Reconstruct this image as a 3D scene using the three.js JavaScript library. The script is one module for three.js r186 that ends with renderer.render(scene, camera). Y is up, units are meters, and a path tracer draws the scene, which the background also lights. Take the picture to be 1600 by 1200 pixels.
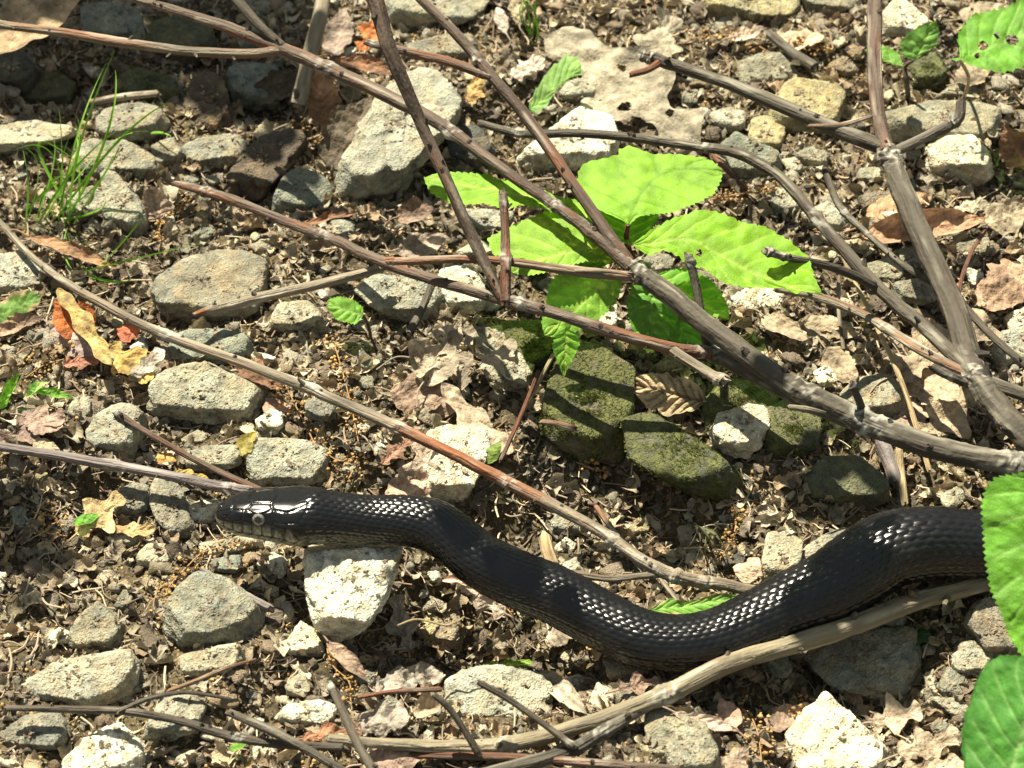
import * as THREE from 'three';
import { mergeGeometries, mergeVertices } from 'three/addons/utils/BufferGeometryUtils.js';

// ---------------------------------------------------------------- camera, sky, sun, exposure
const scene = new THREE.Scene();
const V3 = (x, y, z) => new THREE.Vector3(x, y, z);
const PW = 1600, PH = 1200, FOV = 18.4, PITCH = 48 * Math.PI / 180, DIST = 1.4;
const camera = new THREE.PerspectiveCamera(FOV, PW / PH, 0.02, 200);
camera.position.set(0, DIST * Math.sin(PITCH), DIST * Math.cos(PITCH));
camera.lookAt(0, 0, 0);
camera.focus = 1.335; camera.userData.fStop = 13;      // focused on the snake
camera.updateMatrixWorld(true);
const SUN = V3(-0.28, 0.86, -0.44).normalize();      // towards the sun: high, behind the bank, a little to the left
// the sky: bright thin haze, a little deeper blue overhead
const skyTexture = (() => {
  const w = 128, h = 64, d = new Float32Array(w * h * 4), k = 0.155;
  for (let j = 0; j < h; j++) for (let i = 0; i < w; i++) { const e = ((j + 0.5) / h - 0.5) * Math.PI, t = Math.max(0, Math.sin(e)), o = 4 * (j * w + i); d[o] = k * (1.02 - 0.18 * t); d[o + 1] = k * (1.02 - 0.06 * t); d[o + 2] = k * (0.90 + 0.16 * t); d[o + 3] = 1; }
  const t = new THREE.DataTexture(d, w, h, THREE.RGBAFormat, THREE.FloatType); t.mapping = THREE.EquirectangularReflectionMapping; t.magFilter = THREE.LinearFilter; t.needsUpdate = true; return t;
})();
scene.background = skyTexture; scene.environment = skyTexture;
const sun = new THREE.DirectionalLight(0xfff5dc, 5);
sun.position.copy(SUN).multiplyScalar(3);
sun.castShadow = true; sun.shadow.mapSize.set(4096, 4096);
Object.assign(sun.shadow.camera, { left: -0.6, right: 0.6, top: 0.6, bottom: -0.6, near: 0.5, far: 6 });
scene.add(sun); scene.add(sun.target);
const renderer = new THREE.WebGLRenderer({ antialias: true });
renderer.setSize(1024, 768);
renderer.toneMapping = THREE.LinearToneMapping;
renderer.toneMappingExposure = 2.8;
renderer.shadowMap.enabled = true;

// ---------------------------------------------------------------- helpers
function rng(seed) { let a = seed >>> 0; return () => { a = (a + 0x6D2B79F5) | 0; let t = Math.imul(a ^ (a >>> 15), 1 | a); t = (t + Math.imul(t ^ (t >>> 7), 61 | t)) ^ t; return ((t ^ (t >>> 14)) >>> 0) / 4294967296; }; }
const clamp = (x, a, b) => x < a ? a : x > b ? b : x, mix = (a, b, t) => a + (b - a) * t;
const sstep = (a, b, x) => { const t = clamp((x - a) / (b - a), 0, 1); return t * t * (3 - 2 * t); };
function h3(x, y, z) { let h = Math.imul(x, 374761393) ^ Math.imul(y, 668265263) ^ Math.imul(z, 2147483647 - 987654321); h = Math.imul(h ^ (h >>> 13), 1274126177); h ^= h >>> 16; return (h >>> 0) / 4294967296; }
function noise(x, y, z = 0) {            // value noise, -1..1
  const X = Math.floor(x), Y = Math.floor(y), Z = Math.floor(z); let u = x - X, v = y - Y, w = z - Z;
  u = u * u * (3 - 2 * u); v = v * v * (3 - 2 * v); w = w * w * (3 - 2 * w);
  const a = mix(mix(h3(X, Y, Z), h3(X + 1, Y, Z), u), mix(h3(X, Y + 1, Z), h3(X + 1, Y + 1, Z), u), v);
  const b = mix(mix(h3(X, Y, Z + 1), h3(X + 1, Y, Z + 1), u), mix(h3(X, Y + 1, Z + 1), h3(X + 1, Y + 1, Z + 1), u), v);
  return 2 * mix(a, b, w) - 1;
}
function fbm(x, y, z, o = 4) { let s = 0, a = 0.5, f = 1; for (let i = 0; i < o; i++) { s += a * noise(x * f + i * 17.3, y * f + i * 5.7, z * f); a *= 0.5; f *= 2.03; } return s; }
const used = {};
function numbered(n) { const k = used[n] = (used[n] ?? -1) + 1; return k ? n + '_' + String(k).padStart(3, '0') : n; }
function fin(m) { m.castShadow = true; m.receiveShadow = true; return m; }
function tag(o, label, category, group, kind) { o.userData = { label }; if (category) o.userData.category = category; if (group) o.userData.group = group; if (kind) o.userData.kind = kind; return o; }
function thing(name, geo, material, label, category, group) { const m = fin(new THREE.Mesh(geo, material)); m.name = numbered(name); scene.add(m); return tag(m, label, category, group); }
function group(name, label, category, grp) { const g = new THREE.Group(); g.name = numbered(name); scene.add(g); return tag(g, label, category, grp); }
function part(name, geo, material, parent, label) { const m = fin(new THREE.Mesh(geo, material)); m.name = numbered(name); parent.add(m); if (label) m.userData.label = label; return m; }

// the photograph's pixel grid (1600 x 1200) as rays from the lens: where a thing is seen -> where it stands
const CR = V3(1, 0, 0), CU = V3(0, Math.cos(PITCH), -Math.sin(PITCH)), CF = V3(0, -Math.sin(PITCH), -Math.cos(PITCH)), CV = CF.clone().negate();
const TANH = Math.tan(FOV * Math.PI / 360);
function ray(px, py) { return CF.clone().addScaledVector(CR, (px - 800) / 600 * TANH).addScaledVector(CU, (600 - py) / 600 * TANH); }
function P(px, py, y) { const d = ray(px, py); return camera.position.clone().addScaledVector(d, (y - camera.position.y) / d.y); }
function onPlane(px, py, c, n) { const d = ray(px, py); return camera.position.clone().addScaledVector(d, c.clone().sub(camera.position).dot(n) / d.dot(n)); }
function pxAt(p) { return p.clone().sub(camera.position).dot(CF) * TANH / 600; }      // metres that one photograph pixel spans at p
const HOLLOWS = [[530, 200, 60, .034], [90, 120, 90, .024], [300, 90, 120, .022], [400, 150, 70, .018], [730, 950, 140, .048], [870, 1015, 70, .022], [1330, 1040, 150, .028], [1150, 1080, 60, .012], [990, 790, 130, .03], [790, 790, 60, .018], [800, 1010, 80, .012], [1390, 770, 100, .012], [400, 290, 60, .008], [560, 300, 40, .008], [1060, 800, 90, .012]]
  .map(([x, y, r, d]) => { const p = P(x, y, 0); return [p.x, p.z, r * 0.00036, d]; });
function ground(x, z) {
  let y = 0.010 * noise(x * 7, z * 7, 3) + 0.007 * noise(x * 19, z * 19, 9) + 0.0045 * noise(x * 47, z * 47, 5) + 0.0026 * noise(x * 120, z * 120, 1);
  for (const [a, b, r, d] of HOLLOWS) { const q = ((x - a) ** 2 + (z - b) ** 2) / (r * r); if (q < 6) y -= d * Math.exp(-q); }
  return y;
}
function G(px, py, h = 0) { let y = h; for (let i = 0; i < 6; i++) { const p = P(px, py, y); y = h + ground(p.x, p.z); } return P(px, py, y); }

// ---------------------------------------------------------------- textures
function texture(n, f, srgb) {
  const d = new Uint8Array(n * n * 4);
  for (let j = 0; j < n; j++) for (let i = 0; i < n; i++) { const c = f(i / n, j / n), k = 4 * (j * n + i); d[k] = 255 * clamp(c[0], 0, 1); d[k + 1] = 255 * clamp(c[1], 0, 1); d[k + 2] = 255 * clamp(c[2], 0, 1); d[k + 3] = 255; }
  const t = new THREE.DataTexture(d, n, n); t.wrapS = t.wrapT = THREE.RepeatWrapping; t.magFilter = THREE.LinearFilter; t.minFilter = THREE.LinearMipmapLinearFilter; t.generateMipmaps = true;
  if (srgb) t.colorSpace = THREE.SRGBColorSpace; t.needsUpdate = true; return t;
}
function tn(u, v, f, s) {                // noise that tiles over the unit square
  const x = u * f, y = v * f, X = Math.floor(x), Y = Math.floor(y); let a = x - X, b = y - Y; a = a * a * (3 - 2 * a); b = b * b * (3 - 2 * b);
  const q = (i, j) => h3((i % f + f) % f, (j % f + f) % f, s);
  return mix(mix(q(X, Y), q(X + 1, Y), a), mix(q(X, Y + 1), q(X + 1, Y + 1), a), b);
}
const rockGrain = (u, v) => 0.30 * tn(u, v, 12, 1) + 0.25 * tn(u, v, 37, 2) + 0.25 * tn(u, v, 90, 3) + 0.2 * tn(u, v, 180, 4);
const rockBump = texture(512, (u, v) => { const g = clamp(0.5 + (rockGrain(u, v) - 0.5) * 1.8, 0, 1); return [g, g, g]; });
const rockMap = texture(512, (u, v) => {
  const a = tn(u, v, 110, 7), b = tn(u, v, 160, 8), m = 0.70 + 0.5 * (rockGrain(u, v) - 0.5), s = a > 0.8 ? 0.22 : b < 0.17 ? -0.3 : 0, w = 0.06 * (tn(u, v, 22, 11) - 0.5);
  return [m + s + w, m + s, m + s - w];
});
const barkBump = texture(512, (u, v) => { const g = 0.45 * tn(u, v * 0.999, 64, 1) * 0 + 0.5 * stripe(u, v, 48, 5) + 0.3 * stripe(u, v, 120, 12) + 0.2 * tn(u, v, 60, 6); return [g, g, g]; });
function stripe(u, v, fu, fv) { const x = u * fu, y = v * fv, X = Math.floor(x), Y = Math.floor(y); let a = x - X, b = y - Y; a = a * a * (3 - 2 * a); b = b * b * (3 - 2 * b); const q = (i, j) => h3((i % fu + fu) % fu, (j % fv + fv) % fv, 31); return mix(mix(q(X, Y), q(X + 1, Y), a), mix(q(X, Y + 1), q(X + 1, Y + 1), a), b); }
const soilMap = texture(1024, (u, v) => { const g = 0.35 * tn(u, v, 9, 1) + 0.3 * tn(u, v, 60, 2) + 0.35 * tn(u, v, 200, 3), s = tn(u, v, 230, 5) > 0.84 ? 0.22 : 0; return [0.11 + 0.34 * g + s, 0.092 + 0.305 * g + s * 0.9, 0.062 + 0.22 * g + s * 0.65]; }, true);
const soilBump = texture(1024, (u, v) => { const g = 0.3 * tn(u, v, 40, 1) + 0.4 * tn(u, v, 120, 2) + 0.3 * tn(u, v, 260, 3); return [g, g, g]; });
const deadBump = texture(256, (u, v) => { const g = 0.4 * tn(u, v, 14, 51) + 0.35 * tn(u, v, 40, 52) + 0.25 * tn(u, v, 90, 53); return [g, g, g]; });
const deadMap = texture(256, (u, v) => { const g = tn(u, v, 9, 61) * .4 + tn(u, v, 30, 62) * .35 + tn(u, v, 80, 63) * .25, s = tn(u, v, 50, 64) > .86 ? -.35 : 0, m = 0.86 + 0.75 * (g - .5) + s; return [m, m * .985, m * .96]; });
const leafNet = texture(512, (u, v) => { const n = 22, x = u * n, y = v * n, X = Math.floor(x), Y = Math.floor(y); let d1 = 9, d2 = 9; for (let j = -1; j < 2; j++) for (let i = -1; i < 2; i++) { const a = ((X + i) % n + n) % n, b = ((Y + j) % n + n) % n, d = Math.hypot(X + i + h3(a, b, 71) - x, Y + j + h3(a, b, 72) - y); if (d < d1) { d2 = d1; d1 = d; } else if (d < d2) d2 = d; } const e = sstep(0, .22, d2 - d1), m = .86 + .10 * e + .13 * (tn(u, v, 7, 73) - .5) + .07 * (tn(u, v, 60, 74) - .5), s = tn(u, v, 34, 75) > .955 ? .2 : 0; return [m - s * .3, m - s, m - s * .6]; });
const M = {
  rock: new THREE.MeshStandardMaterial({ vertexColors: true, map: rockMap, bumpMap: rockBump, bumpScale: 0.0015, roughness: 0.92 }),
  bark: new THREE.MeshStandardMaterial({ vertexColors: true, bumpMap: barkBump, bumpScale: 0.0011, roughness: 0.8 }),
  soil: new THREE.MeshStandardMaterial({ map: soilMap, bumpMap: soilBump, bumpScale: 0.003, roughness: 1 }),
  leaf: new THREE.MeshPhysicalMaterial({ vertexColors: true, map: leafNet, bumpMap: leafNet, bumpScale: 0.0008, roughness: 0.62, specularIntensity: 0.45, transmission: 0.45, thickness: 0, side: THREE.DoubleSide }),
  dead: new THREE.MeshPhysicalMaterial({ vertexColors: true, map: deadMap, bumpMap: deadBump, bumpScale: 0.0009, roughness: 0.85, transmission: 0.18, thickness: 0, side: THREE.DoubleSide }),
  plain: new THREE.MeshStandardMaterial({ vertexColors: true, roughness: 0.9 }),
  snake: new THREE.MeshPhysicalMaterial({ vertexColors: true, roughness: 0.21, specularIntensity: 0.9, side: THREE.DoubleSide }),
  bough: new THREE.MeshPhysicalMaterial({ vertexColors: true, roughness: 0.7, transmission: 0.12, thickness: 0, side: THREE.DoubleSide }),
  eye: new THREE.MeshPhysicalMaterial({ vertexColors: true, roughness: 0.25, clearcoat: 1, clearcoatRoughness: 0.05 }),
};
function geo(pos, idx, col, uv) {
  const g = new THREE.BufferGeometry();
  g.setAttribute('position', new THREE.BufferAttribute(pos instanceof Float32Array ? pos : new Float32Array(pos), 3));
  if (col) g.setAttribute('color', new THREE.BufferAttribute(col instanceof Float32Array ? col : new Float32Array(col), 3));
  if (uv) g.setAttribute('uv', new THREE.BufferAttribute(uv instanceof Float32Array ? uv : new Float32Array(uv), 2));
  g.setIndex(new THREE.BufferAttribute(new Uint32Array(idx), 1)); g.computeVertexNormals(); return g;
}

// ---------------------------------------------------------------- the ground: one sheet, fine in view, coarse to the horizon
{
  const axis = []; const n = 330;
  for (let i = 0; i <= n; i++) axis.push(-0.62 + 1.24 * i / n);
  for (let d = 0.02, x = 0.62; x < 60; d *= 1.32) { x += d; axis.push(x); axis.unshift(-x); }
  const m = axis.length, pos = new Float32Array(m * m * 3), uv = new Float32Array(m * m * 2), idx = [];
  for (let j = 0; j < m; j++) for (let i = 0; i < m; i++) { const x = axis[i], z = axis[j], k = j * m + i; pos[3 * k] = x; pos[3 * k + 1] = ground(x, z); pos[3 * k + 2] = z; uv[2 * k] = x / 0.31; uv[2 * k + 1] = z / 0.31; }
  for (let j = 0; j < m - 1; j++) for (let i = 0; i < m - 1; i++) { const a = j * m + i; idx.push(a, a + m, a + 1, a + 1, a + m, a + m + 1); }
  const g = fin(new THREE.Mesh(geo(pos, idx, null, uv), M.soil)); g.name = 'ground'; scene.add(g); tag(g, 'dark crumbly woodland soil under the stones and litter', null, null, 'structure');
}

// ---------------------------------------------------------------- stones
const icos = {};
function ico(d) { if (!icos[d]) { const g = new THREE.IcosahedronGeometry(1, d); g.deleteAttribute('uv'); g.deleteAttribute('normal'); icos[d] = mergeVertices(g, 1e-5); } return icos[d]; }
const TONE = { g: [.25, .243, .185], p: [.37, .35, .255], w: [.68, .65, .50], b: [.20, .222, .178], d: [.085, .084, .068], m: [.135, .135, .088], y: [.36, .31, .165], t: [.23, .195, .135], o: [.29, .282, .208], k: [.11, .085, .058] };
// planes round a polyhedron, softened, then worn and pitted by noise
function rockGeo(planes, size, detail, tone, seed, o = {}) {
  const src = ico(detail), sp = src.attributes.position, n = sp.count, pos = new Float32Array(n * 3), col = new Float32Array(n * 3), p = o.sharp ?? 19;
  const hr = rng(seed * 991 + 3), hk = .86 + .28 * hr(), hw = .09 * (hr() - .5), hs = .1 + .32 * hr(), c = [TONE[tone][0] * hk * (1 + hw), TONE[tone][1] * hk, TONE[tone][2] * hk * (1 - 1.3 * hw)], white = tone === 'w', moss = o.moss ?? (tone === 'm' ? 1 : 0), rough = o.rough ?? (tone === 'm' ? .55 : 1), sx = seed * 13.7, mossAt = [];
  for (let i = 0; i < n; i++) {
    const x = sp.getX(i), y = sp.getY(i), z = sp.getZ(i); let s = 0;
    for (const q of planes) { const t = (x * q[0] + y * q[1] + z * q[2]) / q[3]; if (t > 0) s += Math.pow(t, p); }
    let r = Math.pow(s, -1 / p) * 1.03; const R = r, X = x * r / size, Y = y * r / size, Z = z * r / size;
    const f1 = fbm(X * 1.6 + sx, Y * 1.6, Z * 1.6, 3), f2 = fbm(X * 5 + sx, Y * 5 + 3, Z * 5, 3), ab = (0.00035 / size), k = 1 / (0.006 / size), f3 = noise(X * k + sx, Y * k, Z * k), f4 = noise(X * k * 2.3, Y * k * 2.3 + sx, Z * k * 2.3);
    const cr = 1 - Math.abs(noise(X * 3.1 + sx + 7, Y * 3.1, Z * 3.1)), crack = cr > 0.93 ? (cr - 0.93) * -0.9 : 0;
    const rg = 1 - Math.abs(fbm(X * 2.6 + sx, Y * 2.6 + 11, Z * 2.6, 3)) * 2.2, st1 = fbm(X * 0.9 + Y * 3.5 + sx, Y * 3.4, Z * 0.9 + 5, 2), ter = Math.floor(st1 * 7) / 7 + sstep(.7, 1, st1 * 7 - Math.floor(st1 * 7)) / 7, pit = Math.min(0, f2 + 0.22) * 0.35;
    r += size * rough * (0.06 * f1 + 0.05 * f2 + 0.025 * rg + 0.085 * ter + 0.4 * pit + crack * 0.5) + rough * (0.00045 * f3 + 0.0003 * f4);
    pos[3 * i] = x * r; pos[3 * i + 1] = y * r; pos[3 * i + 2] = z * r;
    const v = 1 + 0.25 * f1 + 0.5 * f2 + 0.18 * f3 + 0.14 * f4 + crack * 5 + pit * 1.5, warm = 0.12 * fbm(X * 2.2 + 40, Y * 2.2 + sx, Z * 2.2, 2);
    let cc = [c[0] * v * (1 + warm), c[1] * v, c[2] * v * (1 - 1.4 * warm)];
    const st = hs * 2 * sstep(0.1, 0.34, fbm(X * 2.7 + sx + 90, Y * 2.7, Z * 2.7 + 4, 3)); cc = [mix(cc[0], .38 * v, st * 0.35), mix(cc[1], .25 * v, st * 0.35), mix(cc[2], .11 * v, st * 0.35)];
    if (white) { const k2 = sstep(0.1, 0.35, fbm(X * 3 + sx, Y * 3 + 20, Z * 3, 3)); cc = [mix(cc[0], .42, k2 * .75), mix(cc[1], .36, k2 * .75), mix(cc[2], .22, k2 * .75)]; }
    if (moss) { const k3 = moss * sstep(-0.42, 0.05, f2 + 0.5 * f3 + 0.25 * f1 + 0.2 * y); const g = 0.75 + 0.5 * f4 + 0.4 * f3; cc = [mix(cc[0], .105 * g, k3 * .92), mix(cc[1], .12 * g, k3 * .92), mix(cc[2], .024 * g, k3 * .92)]; if (k3 > .55) mossAt.push(i); }
    col[3 * i] = Math.max(cc[0], .01); col[3 * i + 1] = Math.max(cc[1], .01); col[3 * i + 2] = Math.max(cc[2], .008);
  }
  const ix = geo(pos, src.index.array, col), nr = ix.attributes.normal.array, T = src.index.array, m = T.length;
  const p2 = new Float32Array(m * 3), n2 = new Float32Array(m * 3), c2 = new Float32Array(m * 3), u2 = new Float32Array(m * 2), ou = (seed * 0.37) % 1;
  for (let t = 0; t < m; t += 3) {
    let ax = 0, ay = 0, az = 0; for (let k = 0; k < 3; k++) { const j = T[t + k]; ax += nr[3 * j]; ay += nr[3 * j + 1]; az += nr[3 * j + 2]; }
    ax = Math.abs(ax); ay = Math.abs(ay); az = Math.abs(az); const A = ay >= ax && ay >= az ? 1 : ax > az ? 0 : 2;
    for (let k = 0; k < 3; k++) { const j = T[t + k], q = t + k; for (let e = 0; e < 3; e++) { p2[3 * q + e] = pos[3 * j + e]; n2[3 * q + e] = nr[3 * j + e]; c2[3 * q + e] = col[3 * j + e]; } u2[2 * q] = (A === 0 ? pos[3 * j + 2] : pos[3 * j]) / 0.09 + ou; u2[2 * q + 1] = (A === 1 ? pos[3 * j + 2] : pos[3 * j + 1]) / 0.09 + ou * 2; }
  }
  const g = new THREE.BufferGeometry(); g.setAttribute('position', new THREE.BufferAttribute(p2, 3)); g.setAttribute('normal', new THREE.BufferAttribute(n2, 3)); g.setAttribute('color', new THREE.BufferAttribute(c2, 3)); g.setAttribute('uv', new THREE.BufferAttribute(u2, 2)); g.upAt = []; for (let t = 0; t < m; t += 3) if (n2[3 * t + 1] > .72 && h3(t, seed, 4) > .6) g.upAt.push([p2[3 * t], p2[3 * t + 1], p2[3 * t + 2]]);
  g.mossAt = mossAt.map(i => [pos[3 * i], pos[3 * i + 1], pos[3 * i + 2], nr[3 * i], nr[3 * i + 1], nr[3 * i + 2]]); return g;
}
const mossTuft = (() => { const parts = []; for (let i = 0; i < 5; i++) { const c = new THREE.ConeGeometry(.00028, .0016, 3, 1, true); c.translate(0, .0007, 0); c.rotateX(.5 * Math.sin(i * 2.4)); c.rotateZ(.5 * Math.cos(i * 2.4)); c.translate(.0005 * Math.cos(i * 1.3), 0, .0005 * Math.sin(i * 1.9)); parts.push(c); } return mergeGeometries(parts); })(), mossMat = new THREE.MeshStandardMaterial({ roughness: 1, color: 0xffffff });
function mossOn(m, seed) {       // raised fuzz on a mossy stone
  const A = m.geometry.mossAt, R = rng(seed * 5 + 1), n = Math.min(Math.floor(A.length * .9), 2600); if (A.length < 60) return; const im = new THREE.InstancedMesh(mossTuft, mossMat, n), q = new THREE.Quaternion(), Y = V3(0, 1, 0), M4 = new THREE.Matrix4(), c = new THREE.Color();
  for (let i = 0; i < n; i++) { const p = A[Math.floor(R() * A.length)], s = .3 + .6 * R(), g = .5 + .8 * R(); q.setFromUnitVectors(Y, V3(p[3] + (R() - .5) * .5, p[4] + .3, p[5] + (R() - .5) * .5).normalize()); M4.compose(V3(p[0] + (R() - .5) * .0012, p[1] + (R() - .5) * .0012 - .0002, p[2] + (R() - .5) * .0012), q, V3(s, s, s)); im.setMatrixAt(i, M4); c.setRGB(.10 * g, .12 * g, .022 * g); im.setColorAt(i, c); }
  im.name = numbered('moss'); im.userData.kind = 'stuff'; im.castShadow = im.receiveShadow = true; m.add(im);
}
function hull(pts) {
  const s = [...pts].sort((a, b) => a[0] - b[0] || a[1] - b[1]), cr = (o, a, b) => (a[0] - o[0]) * (b[1] - o[1]) - (a[1] - o[1]) * (b[0] - o[0]), half = q => { const h = []; for (const p of q) { while (h.length > 1 && cr(h[h.length - 2], h[h.length - 1], p) <= 0) h.pop(); h.push(p); } h.pop(); return h; };
  return [...half(s), ...half([...s].reverse())];
}
let stoneSeed = 1; const PERCH = [], BOXES = [];
// xs, ys: corners of the stone as seen; lift: how far its middle stands above the soil (share of its height); k: where the top face turns into the front face
function stone(label, tone, pts, o = {}) {
  const seed = ++stoneSeed, R = rng(seed * 77), poly = []; for (let i = 0; i < pts.length; i += 2) poly.push([pts[i], pts[i + 1]]);
  const xs = poly.map(p => p[0]), ys = poly.map(p => p[1]), x0 = Math.min(...xs), x1 = Math.max(...xs), y0 = Math.min(...ys), y1 = Math.max(...ys), cx = (x0 + x1) / 2, cy = (y0 + y1) / 2, w = x1 - x0, h = y1 - y0;
  BOXES.push([cx, cy, w / 2, h / 2]); const lift = (o.lift ?? 0.21) * Math.min(w, h) * 0.00036 + (o.up ?? 0), C = G(cx, cy, lift); if (o.fwd) C.addScaledVector(ray(cx, cy), -o.fwd); const s = pxAt(C);
  const planes = [], add = (a, b, c, d) => { const l = Math.hypot(a, b, c), v = V3(0, 0, 0).addScaledVector(CR, a / l).addScaledVector(CU, b / l).addScaledVector(CV, c / l); planes.push([v.x, v.y, v.z, Math.max(d / l, 0.13 * Math.min(w, h) * s)]); };
  const H = hull(poly.map(([x, y]) => [(x - cx) * s, (cy - y) * s]));
  for (let i = 0; i < H.length; i++) { const [ax, ay] = H[i], [bx, by] = H[(i + 1) % H.length], l = Math.hypot(bx - ax, by - ay); if (l < 1e-6) continue; const nx = (by - ay) / l, ny = -(bx - ax) / l; add(nx, ny, 0.16 * (R() - 0.5), Math.max(0.12 * Math.min(w, h) * s, nx * ax + ny * ay)); }
  const sp = Math.sin(PITCH), cp = Math.cos(PITCH), yk = h * s * (0.5 - (o.k ?? 0.68)), wk = (o.deep ?? 0.30) * Math.min(w, h * 1.3) * s, tx = (o.tx ?? 0) + 0.28 * (R() - 0.5), tz = (o.tz ?? 0.12) + 0.22 * (R() - 0.5);
  add(tx, cp - sp * tz, sp + cp * tz, (cp - sp * tz) * yk + (sp + cp * tz) * wk);                        // top face
  add(0.35 * (R() - 0.5), -sp, cp, -sp * yk + cp * wk);                                                   // front face
  add(0.9 + 0.2 * R(), -0.3 * R(), 0.75, 0.36 * w * s + 0.6 * wk); add(-0.9, 0.5 * (R() - 0.6), 0.8, 0.36 * w * s + 0.6 * wk);
  for (let i = 0; i < 3; i++) { const a = R() * 6.28; add(Math.cos(a), Math.sin(a), 0.9 + 0.5 * R(), (0.36 * Math.hypot(w * Math.cos(a), h * Math.sin(a)) + 0) * s + 0.95 * wk); }
  add(0, 0, -1, 0.5 * Math.min(w, h) * s); add(0, -cp, -sp, 0.45 * Math.min(w, h) * s);
  const size = 0.5 * Math.sqrt(w * h) * s, detail = Math.round(clamp(Math.max(w, h) / 7.5, 6, 26));
  const m = thing(o.name ?? 'stone', rockGeo(planes, size, detail, tone, seed, o), M.rock, label, o.cat ?? 'stone');
  m.position.copy(C); if (tone === 'm') mossOn(m, seed); else { const q = m.geometry.upAt; for (let i = 0; i < Math.min(26, w * h / 420) && q.length; i++) { const t = q[Math.floor(R() * q.length)]; PERCH.push(V3(t[0], t[1], t[2]).add(C)); } } return m;
}
// upper left: the shaded hollow and the stones round the grass
stone('pale rounded stone at the left edge behind the grass', 'p', [-25, 196, 40, 186, 115, 199, 113, 214, 60, 228, -20, 242]);
stone('lit grey stone with a bluish corner, just right of the tallest grass blades', 'g', [150, 184, 165, 168, 210, 159, 245, 165, 266, 196, 240, 214, 210, 224, 154, 207]);
stone('cracked tan stone standing right behind the grass tuft', 'o', [116, 240, 140, 217, 196, 220, 238, 242, 255, 266, 196, 290, 140, 284, 117, 266]);
stone('small brownish grey stone wedged left of the flat oval stone', 'g', [234, 228, 266, 213, 284, 238, 280, 266, 252, 270]);
stone('flat oval grey stone below the shaded root stump', 'g', [285, 228, 315, 213, 367, 210, 394, 224, 371, 259, 315, 268, 290, 250], { k: .66 });
stone('upright narrow pale stone at the right side of the grass tuft', 'o', [156, 266, 175, 264, 196, 290, 224, 322, 233, 357, 210, 375, 182, 371, 164, 336, 161, 304], { k: .75, lift: .3 });
stone('rough pale stone showing between the grass blades', 'p', [104, 308, 138, 290, 166, 310, 164, 345, 122, 352, 104, 332], { rough: 1.6 });
stone('small grey pebble on bare soil below the peeling bark piece', 'b', [301, 364, 322, 353, 336, 360, 329, 378, 304, 380]);
stone('round tan pebble beside the left tip of the long dark twig', 'y', [304, 334, 316, 327, 328, 336, 320, 346, 307, 345]);
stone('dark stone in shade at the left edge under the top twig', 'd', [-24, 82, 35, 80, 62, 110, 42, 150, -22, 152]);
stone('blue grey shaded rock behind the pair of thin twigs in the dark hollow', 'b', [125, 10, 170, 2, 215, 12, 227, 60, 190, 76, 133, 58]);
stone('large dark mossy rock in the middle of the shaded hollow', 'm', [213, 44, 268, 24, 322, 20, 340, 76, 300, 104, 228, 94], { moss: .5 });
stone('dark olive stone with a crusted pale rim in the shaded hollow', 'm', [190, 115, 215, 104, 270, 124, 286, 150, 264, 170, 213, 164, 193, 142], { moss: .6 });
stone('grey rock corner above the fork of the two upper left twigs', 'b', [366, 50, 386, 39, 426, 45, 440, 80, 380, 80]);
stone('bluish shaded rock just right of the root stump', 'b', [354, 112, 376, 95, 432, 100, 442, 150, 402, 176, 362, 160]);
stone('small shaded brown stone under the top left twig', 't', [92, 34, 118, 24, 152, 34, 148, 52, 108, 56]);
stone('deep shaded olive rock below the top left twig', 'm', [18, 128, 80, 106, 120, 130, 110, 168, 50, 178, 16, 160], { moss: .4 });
stone('round green grey stone with a whitish face left of the big pale rock', 'b', [424, 325, 442, 276, 456, 264, 484, 266, 505, 276, 522, 301, 512, 329, 487, 343, 442, 347], { sharp: 12 });
stone('big pale knobbly rock leaning under the thick crossing branches', 'p', [531, 272, 575, 196, 596, 140, 638, 106, 687, 106, 717, 140, 717, 168, 687, 208, 645, 247, 627, 290, 596, 306, 533, 313], { rough: 1.5, k: .8, lift: .25, deep: .4 });
stone('wide pale rock cut by the top edge of the picture', 'o', [600, -30, 640, -44, 775, -30, 748, 30, 701, 47, 627, 62, 604, 38]);
stone('flat olive stone directly under the wide rock at the top edge', 'g', [631, 70, 701, 52, 738, 52, 748, 78, 715, 100, 640, 100]);
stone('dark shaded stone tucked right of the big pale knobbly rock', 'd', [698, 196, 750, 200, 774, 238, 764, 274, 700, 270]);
stone('half buried oval stone below the round green grey stone', 'o', [491, 366, 522, 343, 554, 346, 552, 376, 533, 387, 501, 380]);
stone('pale stone half hidden under the long yellow green leaf', 'p', [722, 326, 802, 330, 797, 364, 735, 366]);
stone('pale stone under the shaded edge of the lower left sapling leaf', 'p', [715, 392, 750, 374, 780, 385, 772, 404, 720, 404]);
stone('grey stone cut by the top edge left of the dry stem', 'g', [366, -8, 420, -10, 427, 24, 380, 32]);
stone('white pebble at the top edge beside the dry stem', 'w', [490, -8, 528, -8, 527, 14, 494, 16]);
stone('sparkling white rock behind the uppermost sapling leaf', 'w', [807, 247, 863, 200, 905, 168, 954, 182, 966, 224, 954, 244, 915, 249, 884, 277, 821, 270], { rough: 1.4 });
stone('rounded tan stone between the torn green leaf and the white rock', 'p', [868, 152, 885, 130, 915, 118, 942, 130, 942, 152, 900, 162]);
stone('small pale stone right of the big oak leaf', 'p', [1110, 176, 1143, 165, 1165, 175, 1161, 201, 1125, 208, 1109, 193]);
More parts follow.
